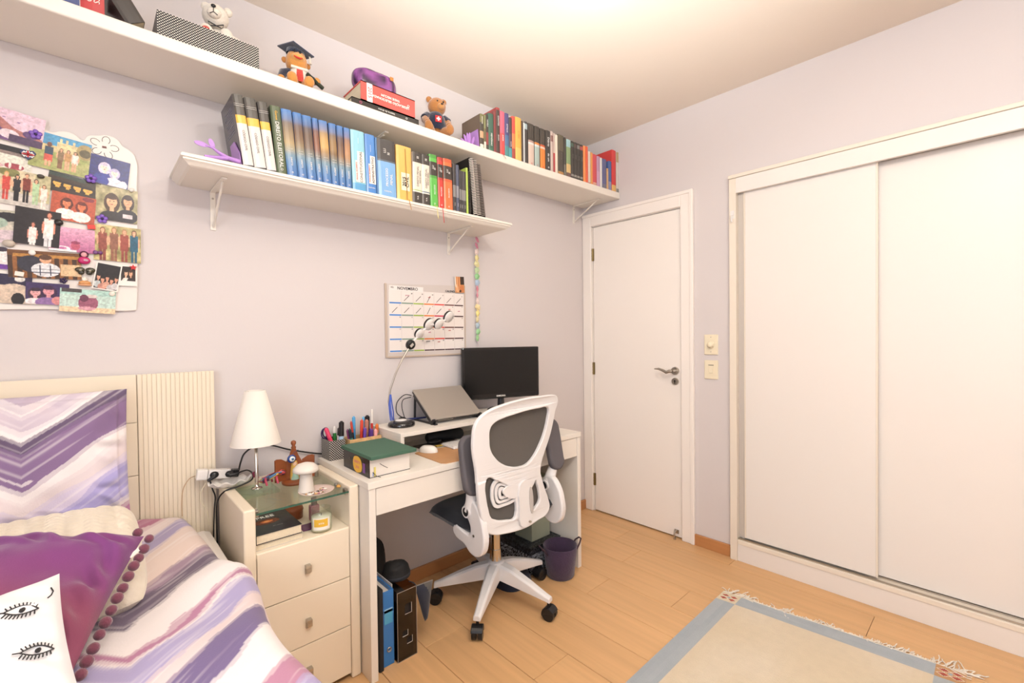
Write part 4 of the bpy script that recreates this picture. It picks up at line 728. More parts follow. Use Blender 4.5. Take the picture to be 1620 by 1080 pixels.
# ---------------------------------------------------------------- paper garland
t = thing('paper_garland', 'string of pastel folded paper birds hanging beside the planner', 'garland', (1.70, YA - .02, 1.895))
MB().tube([(1.70, YA - .02, 1.905), (1.701, YA - .02, 1.6), (1.70, YA - .02, 1.25)], .0008, 5, '#d8a8b0').build('string', m_vc, t)
pc = ['#d98aa4', '#d98aa4', '#ecd8d0', '#e8dc9c', '#ddd6a0', '#b8d0a0', '#8fc48a', '#a8bcd0', '#d88a9c', '#dd98a8', '#ead8d2', '#e4d09c', '#ecdc8c', '#d6cca0', '#a4b8c4', '#94c890', '#9ccb92']
for i, c in enumerate(pc):
    z = 1.885 - i * .0365; s = .017 if i > 1 else .009; a = random.uniform(-.5, .5); b = MB(); b.M = Mrot((1.7 + random.uniform(-.003, .003), YA - .02, z), 0, a, random.uniform(-.7, .7))
    vs = [(0, 0, .021), (s, 0, .004), (0, .008, -.004), (-s, 0, .006), (0, -.008, -.004), (s * .5, 0, -.022), (-s * .6, 0, -.017)]
    b.add(vs, [(0, 3, 4), (0, 4, 1), (0, 1, 2), (0, 2, 3), (4, 5, 1), (2, 1, 5), (3, 6, 4), (3, 2, 6), (4, 6, 5), (2, 5, 6)], c); b.build('paper_bird', m_vc, t)
# ---------------------------------------------------------------- bed
bed = thing('bed', 'cream single bed with a headboard that has a fluted side panel', 'bed', (-.1, 2.12, 0))
hy0, hy1 = 2.098, 2.135; HT = 1.188
bx(-.62, .357, hy0 + .012, hy1, .10, HT - .004).build('headboard_core', m_cream, bed)
for z0_, z1_ in ((1.0185, HT), (.8295, 1.0165), (.64, .8275), (.40, .638)): bx(-.37, .1215, hy0, hy0 + .0125, z0_, z1_).build('headboard_panel', m_cream, bed, bevel=.0012)
n = 17; x0 = .1235; pw = (.357 - x0) / n
for i in range(n): bx(x0 + i * pw + .0002, x0 + (i + 1) * pw - .0002, hy0, hy0 + .0125, .30, HT).build('slat', m_cream, bed, bevel=.0018, seg=1)
n2 = 17
for i in range(n2): bx(-.62 + i * (.2485 / n2) + .0002, -.62 + (i + 1) * (.2485 / n2) - .0002, hy0, hy0 + .0125, .30, HT).build('slat', m_cream, bed, bevel=.0018, seg=1)
bx(-.60, .335, .14, 2.09, .06, .34).build('bed_base', m_cream, bed, bevel=.01)
bx(-.60, .335, .14, 2.09, .34, .585).build('mattress', mat('mattress_ticking', '#e4ddd6', .9), bed, bevel=.03)
for q in (-.55, .28):
    for r in (.2, 2.0): MB().cyl((q, r, 0), (q, r, .06), .025, n=12).build('leg', m_steel, bed)
BAND = [(-9, .40, '#ded4d6'), (.40, .52, '#b7aac8'), (.52, .62, '#d8c8c8'), (.62, .72, '#a89cc6'), (.72, .815, '#b27f98'), (.815, .955, '#e6dfdf'), (.955, 1.07, '#70608a'), (1.07, 1.135, '#dccbcb'), (1.135, 1.24, '#a9a0c8'), (1.24, 1.262, '#e6dede'), (1.262, 1.305, '#b07a98'), (1.305, 1.44, '#e9e2e1'), (1.44, 1.545, '#67586f'), (1.545, 1.60, '#9b8496'), (1.60, 1.77, '#ddcbc2'), (1.77, 1.89, '#a79cc0'), (1.89, 1.95, '#e0d2cf'), (1.95, 2.02, '#aa6f88'), (2.02, 9, '#d8c9ca')]
def bandcol(v, tab, u2, k):
    # streaks run along the stripe: u2 is the coordinate along it
    e = (noise(u2 * 9, v * 26, k) - .5) * .035 + (noise(u2 * 4, v * 3, k + 9) - .5) * .035
    vv = v + e
    for i, (a, b_, c) in enumerate(tab):
        if a <= vv < b_:
            c = H(c); f = noise(u2 * 5, v * 110, k + 3)
            if f > .62: c = mix(c, '#ede6e6', (f - .62) * 1.3)
            if b_ - vv < .014 and i + 1 < len(tab): c = mix(c, tab[i + 1][2], .35)
            return c
    return H('#dddddd')
def topz(x, y):
    z = .618 + .045 * max(0, (y - 1.75) / .33) * (1 if y > 1.75 else 0)
    z += .016 * (noise(x * 7, y * 5, 2) - .5) + .012 * (noise(x * 3 + y * 6, y * 2 - x * 5, 8) - .5) + .010 * math.sin((y - .9 * x) * 19 + 3 * noise(x * 4, y * 4, 6)) * noise(x * 3, y * 3, 7)
    return z
def edge_x(y):
    base = .345 if y < 1.70 else .315 - .13 * max(0, (y - 1.70)) 
    if 1.60 < y < 1.72: base = .345 - .03 * (y - 1.60) / .12
    return base + .018 * math.sin(y * 9) * (1 if y < 1.6 else .2)
def duvet_pt(s, y):
    """s = distance across from x=-.60; drapes over the side after the edge"""
    ex = edge_x(y); x = -.60 + s; r = .06
    if x < ex - r: return (x, y, topz(x, y))
    q = x - (ex - r); zt = topz(min(x, ex), y)
    if q < r * PI / 2: a = q / r; return (ex - r + r * math.sin(a), y, zt - r + r * math.cos(a))
    dn = q - r * PI / 2; flare = (.10 if y < 1.55 else .0) * min(1, max(0, (1.62 - y) / .25)); zz = zt - r - dn * .93; wave = .022 * math.sin(y * 17 + 2 * math.sin(y * 5)) * min(1, dn / .12) * (1 if y < 1.6 else .1)
    return (ex + dn * flare + wave * (1 if y < 1.55 else 0), y, max(zz, .05))
Y0, Y1, SL = .12, 2.085, 1.35
NU, NV = 260, 360
def dcol(u, v):
    s = u * SL; y = Y0 + v * (Y1 - Y0); x = -.6 + s; t_ = abs(x - .05); t_ = t_ if t_ < .45 else .45 + (t_ - .45) * .55
    vv = y - 1.0 * t_ * (1 if t_ < .27 else 1) + (0.45 * max(0, t_ - .27))
    return bandcol(vv, BAND, y + x, 3)
b = MB(); b.grid(lambda u, v: duvet_pt(u * SL, Y0 + v * (Y1 - Y0)), NU, NV, dcol, vcol=True)
o = b.build('duvet', m_fab, org=(0, 1.1, .6)); tag(o, 'soft duvet with purple, lilac and white brushed chevron stripes', 'duvet')
sm = o.modifiers.new('thick', 'SOLIDIFY'); sm.thickness = .008; sm.offset = -1

# ---------------------------------------------------------------- cushions
def cushion(name, M, w, h, t, colf, m, label, pinch=.06, puff=.55, wr=.004, n=64, k=1, extra=None, back=None, cat='cushion', rc=0.0):
    """pillow body: local x across, y up, z towards the viewer"""
    b = MB(); b.M = M
    def outline(u, v):
        a = 2 * u - 1; c = 2 * v - 1; x = w / 2 * a * (1 - pinch * (1 - c * c) * 1.0); y = h / 2 * c * (1 - pinch * (1 - a * a)); x *= 1 - rc * c ** 4; y *= 1 - rc * a ** 4; return x, y, a, c
    def P(sgn):
        def f(u, v):
            x, y, a, c = outline(u, v); e = max(0, (1 - abs(a) ** 2.6) * (1 - abs(c) ** 2.6)) ** puff
            z = t / 2 * e
            z += wr * (noise(u * 6, v * 5, k) - .5) * 2 * min(1, e * 3) + wr * 1.2 * (noise(u * 3 + v * 9, u * 9 - v * 2, k + 4) - .5) * min(1, e * 3)
            edge = max(abs(a), abs(c)); cr = wr * 1.6 * math.sin((a * 7 + c * 9) * 2.2 + 5 * noise(a * 3, c * 3, k)) * max(0, 1 - abs(edge - .82) / .18) * e
            z += cr
            if extra: z = extra(a, c, z)
            return (x, y, sgn * max(z, 0))
        return f
    b.grid(P(1), n, n, colf, vcol=True); b.grid(P(-1), n // 2, n // 2, back or colf, flip=True, vcol=True)
    o = b.build(name, m, org=tuple(M.translation)); tag(o, label, cat); return o
def frame_m(org, right, up):
    r = Vector(right).normalized(); u = Vector(up); u = (u - r * u.dot(r)).normalized(); n = r.cross(u); M = Matrix((( r.x, u.x, n.x, org[0]), (r.y, u.y, n.y, org[1]), (r.z, u.z, n.z, org[2]), (0, 0, 0, 1))); return M
PB = [(-9, .57, '#e3dcdc'), (.57, .635, '#b07a9a'), (.635, .66, '#e6dede'), (.66, .76, '#a39ccc'), (.76, .80, '#cfc4da'), (.80, .845, '#dccfd2'), (.845, .895, '#e8e0e0'), (.895, .985, '#846a90'), (.985, 1.035, '#64546f'), (1.035, 1.06, '#e9e2e2'), (1.06, 1.12, '#c9bcc8'), (1.12, 1.14, '#e6dede'), (1.14, 9, '#b9aabb')]
# chevron pillow leaning on the headboard: right edge x=.085, z .72..1.13
M = frame_m((-.150, 2.005, .935), (1, 0, 0), (0, .13, 1))
def pcol(u, v):
    X = (u - .5) * .50; Zz = .935 + (v - .5) * .425; t_ = abs(X)
    return bandcol(Zz - .70 * t_ + .03, PB, X * .7 + Zz, 21)
def flange(a, c, z):
    e = max(abs(a), abs(c)); return z if e < .9 else z * .6 + .004 * math.sin(c * 15 + a * 11)
cushion('bed_pillow', M, .485, .425, .15, pcol, m_fab, 'bed pillow with a large purple chevron leaning on the headboard', .02, .45, .008, 170, 5, flange, cat='pillow')
M = frame_m((-.135, 1.72, .700), (1, .02, 0), (0, .95, .30))
def ccol(u, v): return mix('#d8cdba', '#e6dccb', noise(u * 30, v * 8, 4))
def cable(a, c, z):
    return z + .007 * (abs(math.sin(a * 20)) * .6 + .5 * abs(math.sin(c * 38 + math.sin(a * 20) * 1.5))) * (1 if max(abs(a), abs(c)) < .95 else 0)
cushion('knit_cushion', M, .49, .46, .15, ccol, mat('knit_wool', None, .95, sheen=.4, bump=.4, bscale=160), 'cream cable-knit cushion lying under the purple cushion', .015, .45, .003, 150, 6, cable, rc=.09)
# purple pom-pom cushion
M = frame_m((-.177, 1.433, .762), (.93, -.305, -.2), (.36, .87, .346))
PM = M
PU, PL = '#743474', '#84405a'
def pucol(u, v): return mix(PL, PU, max(0, min(1, v * 1.3 - .25 + .5 * (noise(u * 3, v * 5, 2) - .5))))
pc_ = cushion('pompom_cushion', M, .43, .42, .12, pucol, mat('purple_canvas', None, .85, sheen=.3, bump=.15, bscale=300), 'plum purple cushion edged with round pom-poms', .03, .55, .011, 90, 11)
def edge_pt(side, f):
    pn = .03
    if side == 'R': a, c = 1, f
    elif side == 'L': a, c = -1, f
    elif side == 'T': a, c = f, 1
    else: a, c = f, -1
    return (.215 * a * (1 - pn * (1 - c * c)), .21 * c * (1 - pn * (1 - a * a)))
loc0 = Vector(M.translation)
for side, n in (('R', 14), ('T', 12), ('L', 12), ('B', 12)):
    for i in range(n):
        f = -1 + 2 * (i + .5) / n; x, y = edge_pt(side, f); ox = .016 * (1 if side == 'R' else -1 if side == 'L' else 0); oy = .016 * (1 if side == 'T' else -1 if side == 'B' else 0); zo = -.026 if side == 'T' and f < .85 else 0; oy = .004 if zo else oy
        p = M @ Vector((x + ox, y + oy, random.uniform(-.003, .006) + zo)); r = .0115 + random.uniform(-.001, .001)
        b = MB(); b.ball(tuple(p), r, 10, 7, '#70384a'); b.build('pompom', m_plush, pc_)
b = MB(); b.M = M; b.M = M @ Mrot((.212, .155, .004), 0, 0, -.4); b.box(0, .010, -.022, .022, -.0005, .0005, '#efe9e2'); b.build('care_tag', m_vc, pc_)
# white cushion with eyes
M = frame_m((-.2047, 1.183, .725), (.99, .09, .11), (-.13, .81, .57))
def wcol(u, v): return '#dedcdd'
wc = cushion('eye_cushion', M, .35, .31, .09, wcol, mat('white_cotton', None, .85, sheen=.1, bump=.08, bscale=260), 'white cushion printed with black long-lashed eyes', .05, .5, .004, 56, 31)
def surf(x, y):
    a = x / .175; c = y / .155; e = max(0, (1 - abs(a) ** 2.6) * (1 - abs(c) ** 2.6)) ** .5; return M @ Vector((x * (1 - .05 * (1 - c * c)), y * (1 - .05 * (1 - a * a)), .045 * e + .003))
def eye(x, y, s, ang):
    b = MB(); ca, sa = math.cos(ang), math.sin(ang); T = lambda p, q: surf(x + s * (p * ca - q * sa), y + s * (p * sa + q * ca))
    up = [(-1 + 2 * i / 10, .42 * math.sin(PI * i / 10)) for i in range(11)]; lo = [(-1 + 2 * i / 10, -.36 * math.sin(PI * i / 10)) for i in range(11)]
    b.tube([T(*p) for p in up], .0011, 5, '#2a2626'); b.tube([T(*p) for p in lo], .0011, 5, '#2a2626'); b.tube([T(-1, 0), T(-1.45, .03)], .0011, 5, '#2a2626')
    for i in range(1, 10):
        p = up[i]; dx = (p[0]) * .16; b.tube([T(*p), T(p[0] + dx - .08, p[1] + .26)], .001, 5, '#2a2626'); p = lo[i]; b.tube([T(*p), T(p[0] + (p[0]) * .16 - .05, p[1] - .34)], .0011, 5, '#2a2626')
    b.tube([T(.05, .16), T(.13, .10), T(.15, 0), T(.1, -.1), T(.03, -.12), T(-.04, -.06), T(-.05, .06), T(.02, .12), T(.09, .04), T(.04, -.03)], .0022, 5, '#2a2626')
    b.build('printed_eye', m_vcm, wc)
eye(.122, .085, .024, -.30); eye(.136, -.008, .022, -.25); eye(.05, .04, .024, -.3); eye(.045, -.06, .024, -.3); eye(-.03, .095, .024, -.3); eye(-.05, .0, .024, -.3); eye(-.04, -.095, .024, -.3); eye(-.12, .05, .024, -.3); eye(-.13, -.05, .024, -.3)
b = MB(); b.tube([surf(.163, .120), surf(.166, .110), surf(.163, .102), surf(.158, .097)], .0012, 5, '#2a2626'); b.build('printed_lash', m_vcm, wc)
# ---------------------------------------------------------------- nightstand
NX0, NX1, NY0, NY1, NT = .362, .757, 1.70, 2.085, .742
ns = thing('nightstand', 'cream nightstand with glass shelf and three drawers between bed and desk', 'nightstand', (.56, 1.9, 0))
bx(NX0, NX0 + .037, NY0 - .004, NY1, 0, NT).build('side_panel', m_cream, ns, bevel=.006, seg=3); bx(NX1 - .037, NX1, NY0 - .004, NY1, 0, NT).build('side_panel', m_cream, ns, bevel=.006, seg=3)
bx(NX0 + .037, NX1 - .037, NY1 - .015, NY1, .02, NT).build('back_panel', m_cream, ns); bx(NX0 + .037, NX1 - .037, NY0 + .002, NY1 - .015, .568, .587).build('niche_floor', m_cream, ns, bevel=.003)
for z0_, z1_, hz_ in ((.3965, .584, .482), (.2095, .3935, .286), (.022, .2065, None)):
    dr = bx(NX0 + .039, NX1 - .039, NY0, NY0 + .018, z0_, z1_).build('drawer', m_cream, ns, bevel=.0015)
    hz_ = hz_ or .11
    b = MB(); b.box(.553, .571, NY0 - .006, NY0, hz_ - .017, hz_ + .017); b.box(.553, .571, NY0 - .020, NY0 - .006, hz_ + .006, hz_ + .017); b.box(.553, .571, NY0 - .020, NY0 - .014, hz_ - .008, hz_ + .006); b.build('handle', m_steel, dr, bevel=.001)
bx(NX0 + .038, NX1 - .038, 1.70, 2.06, .718, .7245).build('glass_shelf', m_glass, ns)
b = MB(); b.box(NX0 + .0385, NX1 - .0385, 1.6985, 1.7002, .7180, .7246); b.build('glass_edge', mat('green_glass_edge', '#2f5a4c', .15), ns)
for xx in (NX0 + .037, NX1 - .049):
    for yy in (1.72, 2.03): bx(xx, xx + .012, yy - .012, yy + .012, .709, .7315).build('shelf_clip', m_steel, ns, bevel=.002)
# table lamp
GZ = .7250
tl = thing('table_lamp', 'small table lamp with white cone shade and steel pole on the nightstand', 'lamp', (.463, 1.945, GZ))
bx(.40, .525, 1.875, 2.0, GZ, GZ + .012).build('glass_base', glassy('lamp_glass', '#f0faf4', .2), tl, bevel=.002)
MB().lathe([(0, .0125), (.02, .0125), (.018, .016), (.007, .018), (.0062, .03), (.0062, .30), (0, .30)], (.463, 1.945, GZ), 16).build('pole', m_chrome, tl)
b = MB(); b.lathe([(.086, .185), (.036, .388), (.0345, .388), (.0845, .185), (.086, .185)], (.463, 1.945, GZ), 48, '#e6dfd6'); b.build('shade', mat('lamp_shade_card', None, .75), tl)
b = MB()
for k in range(3): a = k * 2.094; b.tube([(.463, 1.945, GZ + .37), (.463 + .035 * math.cos(a), 1.945 + .035 * math.sin(a), GZ + .384)], .0012, 5)
b.tube([(.463, 1.945, GZ + .29), (.463, 1.945, GZ + .372)], .003, 6); b.build('shade_carrier', m_chrome, tl)
MB().lathe([(0, .25), (.018, .26), (.024, .28), (.016, .31), (.012, .33)], (.463, 1.945, GZ), 16).build('bulb', m_whitep, tl)
# lizard figurine
t = thing('gecko_figurine', 'small multicoloured mosaic gecko figurine by the lamp pole', 'figurine', (.515, 1.965, GZ + .012)); GZ0 = GZ; GZ = GZ + .0122
def spot(i, j): return ['#b03a4c', '#26202c', '#d8b23c', '#3f6a94', '#c8543a', '#7a2a5a'][int(hsh(i, j, 3) * 6) % 6]
b = MB(); b.lathe([(.001, -.045), (.010, -.03), (.013, -.005), (.010, .02), (.007, .028), (.012, .04), (.009, .052), (.001, .056)], (0, 0, 0), 14, spot); 
for q in range(len(b.v)): x_, y_, z_ = b.v[q]; b.v[q] = (.500 + z_ * .95, 1.965 - z_ * .25, GZ + .030 + x_ * .9 + z_ * .1) if False else (.517 + z_ * .95 + y_ * .2, 1.965 + y_ - z_ * .2, GZ + .028 + x_ + .012 * math.sin(z_ * 40))
b.build('body', m_mag, t)
for s, xx in ((-1, .50), (1, .50), (-1, .54), (1, .53)): MB().tube([(xx, 1.965, GZ + .026), (xx - .006, 1.965 + s * .016, GZ + .024), (xx - .002, 1.965 + s * .022, GZ + .002)], [.005, .0045, .004], 8, '#b43c54').build('leg', m_mag, t)
MB().tube([(.475, 1.972, GZ + .03), (.462, 1.975, GZ + .042), (.458, 1.972, GZ + .055), (.466, 1.968, GZ + .06)], [.006, .005, .004, .002], 8, '#8a2a4a').build('tail', m_mag, t)
GZ = GZ0
# oratory triptych
m_wood = mat('varnished_wood', '#8a4a26', .4, var=.15, vscale=(12, 12, 60))
t = thing('wooden_oratory', 'small brown wooden oratory with open doors and a saint figure', 'ornament', (.605, 1.955, GZ), (0, 0, -.12)); t.scale = (1.15, 1.15, 1.15)
MB().lathe([(0, 0), (.042, 0), (.044, .008), (.038, .012), (0, .012)], n=20).build('base', m_wood, t, local=True)
vs, fs = plate([[(-.026, 0), (.026, 0), (.026, .055), (.012, .085), (.006, .105), (-.006, .105), (-.012, .085), (-.026, .055)]], .008, .001, 3, False)
b = MB(); b.M = Matrix.Translation((0, .018, .012)) @ FRONT; b.add(vs, fs); b.build('back_board', m_wood, t, local=True)
MB().lathe([(.006, .0), (.009, .006), (.005, .012), (.009, .020), (.008, .028), (0, .032)], (0, .018, .115), 12).build('finial', m_wood, t, local=True)
for s in (-1, 1):
    b = MB(); b.M = Mrot((s * .027, .014, .012), 0, 0, -s * .5); b.prism([(0, 0), (s * .042, 0), (s * .042, .076), (s * .034, .079), (s * .018, .076), (s * .006, .068), (0, .064)], -.003, .003, 'y'); b.build('door', m_wood, t, local=True)
b = MB(); b.lathe([(.014, .012), (.012, .03), (.009, .05), (.007, .058), (0, .06)], (0, .002, 0), 14, '#8fae9c'); b.ball((0, 0, .066), .0075, 10, 8, '#d8b090'); b.lathe([(.016, .014), (.014, .04), (.011, .062), (.008, .074), (0, .077)], (0, .006, 0), 14, '#c9a24e'); b.build('saint', m_vcm, t, local=True)
b = MB(); b.M = Mrot((-.012, -.010, .088), 0, 0, 0) @ Matrix.Scale(.85, 4); b.ball((0, 0, 0), (.017, .006, .017), 14, 8, '#1c3a7c'); b.ball((.002, -.005, 0), (.011, .003, .011), 12, 6, '#e8e4de'); b.ball((.003, -.0075, 0), (.006, .002, .006), 10, 6, '#7aa6cc'); b.ball((.0035, -.009, 0), (.003, .0015, .003), 8, 5, '#14141c'); b.tube([(0, .002, .012), (.012, .012, .022), (.03, .02, .03)], .001, 4, '#22386a')
b.build('eye_amulet', m_mag, t, local=True)
# mushroom and jewellery dish
t = thing('trinket_dish', 'pale pink round dish holding small jewellery on the glass shelf', 'dish', (.628, 1.782, GZ))
MB().lathe([(0, .002), (.05, .002), (.062, .007), (.064, .006), (.05, 0), (0, 0)], (.628, 1.782, GZ), 32, '#d9c3b8').build('plate', m_vcg, t)
m_ceram = mat('white_ceramic', '#dcd4ca', .35)
b = MB(); b.lathe([(.030, .004), (.026, .02), (.022, .06), (.020, .082), (0, .082)], (.598, 1.805, GZ), 24); st = b.build('stalk', m_ceram, t)
MB().lathe([(.018, .078), (.040, .077), (.047, .082), (.045, .092), (.031, .106), (.012, .112), (0, .113)], (.598, 1.805, GZ), 28).build('mushroom_cap', m_ceram, t)
for i in range(26):
    a = random.uniform(-2.6, .3); r = random.uniform(.02, .05); c = ['#e4ddd4', '#d8d2cc', '#3a2a26', '#c8a070', '#b0727c', '#8a6a4c'][i % 6]; p = (.628 + r * math.cos(a) * .9 - .012, 1.775 + r * math.sin(a) * .8, GZ + .0065)
    MB().ball(p, (random.uniform(.004, .009), random.uniform(.003, .006), .0035), 8, 6, c).build('jewel', m_mag, t)
t = thing('amber_trinket', 'tiny amber and grey trinket beside the jewellery dish', 'trinket', (.706, 1.765, GZ)); b = MB(); b.ball((.706, 1.765, GZ + .006), (.008, .012, .006), 10, 6, '#cf9a4c'); b.ball((.704, 1.785, GZ + .008), (.007, .009, .008), 10, 6, '#7a7468'); b.build('stones', m_mag, t)
# niche: books, candle, bottle, wooden box
NZ = .5875
def lying(x0, x1, y0, y1, z0, h, col, label, rot=0, grp=None, paper=m_page):
    c = ((x0 + x1) / 2, (y0 + y1) / 2, z0); b = MB(); b.box(x0, x1, y0, y1, z0, z0 + .002, col); b.box(x0, x1, y0, y1, z0 + h - .002, z0 + h, col); b.box(x0, x0 + .003, y0, y1, z0 + .002, z0 + h - .002, col)
    o = b.build('book', m_vcg, org=c); tag(o, label, 'book', grp); bx(x0 + .003, x1 - .002, y0 + .002, y1 - .002, z0 + .002, z0 + h - .002).build('pages', paper, o); o.rotation_euler.z = rot; return o
lying(.402, .556, 1.722, 1.925, NZ, .022, '#cfc6ba', 'pale paperback at the bottom of the nightstand niche')
o = lying(.402, .552, 1.718, 1.932, NZ + .0225, .032, '#20222a', 'dark paperback with an orange glowing cover lying in the niche')
b = MB()
for i in range(14): a = i / 14 * 2 * PI; b.ball((.465 + .032 * math.cos(a), 1.83 + .02 * math.sin(a), NZ + .0546), (.012, .009, .0006), 8, 4, '#6a3c26')
b.ball((.465, 1.83, NZ + .0548), (.022, .014, .0008), 12, 4, '#b8683a'); b.ball((.465, 1.83, NZ + .0552), (.010, .006, .0008), 10, 4, '#e2a060'); b.build('cover_picture', m_vcm, o)
text('FREE', .030, m_white, o, Matrix.Translation((-.005, .055, .0324))); text('STARS', .012, m_grey, o, Matrix.Translation((.01, -.055, .0324)))
t = thing('candle_jar', 'glass jar candle with a yellow and white label', 'candle', (.632, 1.748, NZ))
MB().lathe([(0, .001), (.035, .001), (.0375, .006), (.0375, .062), (.034, .070), (.033, .082), (.035, .084), (.0325, .085), (.0315, .070), (.035, .060), (.035, .006), (0, .004)], (.632, 1.748, NZ), 32).build('jar', m_jar, t)
MB().lathe([(0, .0045), (.0345, .0045), (.0345, .055), (0, .055)], (.632, 1.748, NZ), 28, lambda i, j: '#e2c64c' if i == 0 else '#e6dfc8').build('wax', m_vc, t)
def lab(b, z0, z1, r, col, a0, a1, n=12):
    vs = []; 
    for i in range(n + 1): a = a0 + (a1 - a0) * i / n; vs += [(.632 + r * math.cos(a), 1.748 + r * math.sin(a), z0), (.632 + r * math.cos(a), 1.748 + r * math.sin(a), z1)]
    return b.add(vs, [(2 * i, 2 * i + 2, 2 * i + 3, 2 * i + 1) for i in range(n)], col, True)
am = math.atan2(-1.748, -.632)
b = lab(MB(), NZ + .012, NZ + .056, .0379, '#ece6da', am - .85, am + .85); lab(b, NZ + .024, NZ + .052, .0381, '#dfb13a', am - .72, am + .62); b.build('label', m_vc, t)
text('soie', .012, m_white, t, Matrix.Translation((.0386 * math.cos(am), .0386 * math.sin(am), .038)) @ Matrix.Rotation(am + PI / 2, 4, 'Z') @ FRONT)
MB().cyl((.632, 1.748, NZ + .055), (.632, 1.748, NZ + .063), .001, n=6).build('wick', m_blackm, t)
t = thing('perfume_bottle', 'small pinkish perfume bottle behind the candle', 'bottle', (.645, 1.86, NZ)); bx(.628, .662, 1.845, 1.875, NZ, NZ + .062).build('flask', mat('pink_glass', '#b07c80', .1, spec=.6), t, bevel=.004); MB().cyl((.645, 1.86, NZ + .062), (.645, 1.86, NZ + .09), .011, n=16).build('stopper', mat('grey_cap', '#9a9088', .3, .6), t)
t = thing('carved_box', 'small round carved wooden box in the nightstand niche', 'box', (.592, 1.945, NZ)); MB().lathe([(0, 0), (.036, 0), (.037, .03), (.034, .034), (0, .036)], (.592, 1.945, NZ), 24).build('body', m_wood, t); MB().lathe([(.037, .028), (.039, .032), (.036, .042), (.012, .050), (0, .052)], (.592, 1.945, NZ), 24).build('lid', m_wood, t)
o = bx(.575, .66, 1.775, 1.835, NZ, NZ + .004, col='#5a2a58').build('purple_card', m_vcg, org=(.6, 1.8, NZ), bevel=.001); tag(o, 'thin dark purple card case lying behind the candle', 'card case')

# ruffled dish, power strip, cables
t = thing('ruffled_dish', 'white ruffled plastic dish on the back corner of the nightstand', 'dish', (.392, 2.03, NT))
def ruf(u, v):
    a = 2 * PI * u; r = .02 + .048 * v; return (.392 + r * math.cos(a) * 1.1, 2.028 + r * math.sin(a) * .72, NT + .002 + .022 * v * v + .006 * math.sin(a * 9) * v)
b = MB(); b.grid(ruf, 72, 8, '#e8e2da'); b.lathe([(0, .0015), (.021, .0015)], (.392, 2.028, NT), 24, '#e8e2da'); o = b.build('bowl', m_vcg, t); q = o.modifiers.new('thick', 'SOLIDIFY'); q.thickness = .0015
ps = thing('power_strip', 'short white power strip with black plugs beside the headboard', 'power strip', (.35, 2.055, .77))
M = frame_m((.34, 2.055, .796), (1, -.05, -.14), (0, 0, 1))
b = MB(); b.M = M; b.box(-.054, -.018, -.019, .019, -.017, .017); b.build('end_block', m_whitep, ps, bevel=.004)
b = MB(); b.M = M; b.box(-.017, .056, -.017, .017, -.016, .016); b.build('body', m_whitep, ps, bevel=.004)
for px in (.002, .052):
    b = MB(); b.M = M; b.ball((px, 0, .018), (.015, .013, .010), 14, 8); b.tube([(px, -.004, .024), (px - .008 if px < .04 else px + .016, -.010 if px < .04 else 0, .028), (px - .02 if px < .04 else px + .03, -.02 if px < .04 else .004, .026)], [.009, .007, .005], 10); b.build('plug', m_blackp, ps)
b = MB(); b.M = M; b.box(.06, .085, -.014, .014, -.012, .014); b.build('black_adapter', m_blackp, ps, bevel=.003)
def cable(name, pts, r, m, label):
    P_ = [Vector(p) for p in pts]; out = []
    for i in range(len(P_) - 1):
        p0 = P_[max(i - 1, 0)]; p1 = P_[i]; p2 = P_[i + 1]; p3 = P_[min(i + 2, len(P_) - 1)]
        for j in range(6):
            t_ = j / 6; out.append(.5 * ((2 * p1) + (p2 - p0) * t_ + (2 * p0 - 5 * p1 + 4 * p2 - p3) * t_ ** 2 + (3 * p1 - p0 - 3 * p2 + p3) * t_ ** 3))
    out.append(P_[-1]); b = MB(); b.tube(out, r, 8); o = b.build(name, m, org=tuple(pts[0])); tag(o, label, 'cable'); return o
cable('power_cable', [(.425, 2.052, .79), (.437, 2.07, .82), (.458, 2.10, .845), (.50, 2.125, .86), (.56, 2.13, .855), (.63, 2.13, .825), (.70, 2.13, .80), (.748, 2.13, .785), (.80, 2.125, .772)], .0035, m_blackp, 'black power cable arching along the wall behind the oratory')
cable('power_cable', [(.425, 2.045, .785), (.45, 2.03, .792), (.462, 2.00, .782), (.45, 1.97, .766), (.405, 1.97, .752), (.365, 1.98, .742), (.345, 2.00, .71), (.342, 2.02, .66), (.345, 2.03, .5)], .003, m_blackp, 'black cable looping over the nightstand corner down behind the bed')
cable('power_cable', [(.327, 2.036, .775), (.333, 2.03, .745), (.343, 2.04, .71), (.341, 2.05, .66), (.338, 2.06, .55)], .0026, m_blackp, 'short black cable dropping from the power strip')
cable('charger_cable', [(.318, 2.06, .765), (.302, 2.06, .735), (.300, 2.06, .70), (.318, 2.06, .66), (.325, 2.065, .6)], .002, m_ivory, 'white cable hanging under the power strip')
cable('charger_cable', [(.287, 2.07, .797), (.268, 2.085, .785), (.25, 2.090, .75), (.245, 2.090, .70), (.245, 2.088, .65)], .0015, mat('beige_cable', '#c9a884', .5), 'thin beige cable running down the fluted headboard')
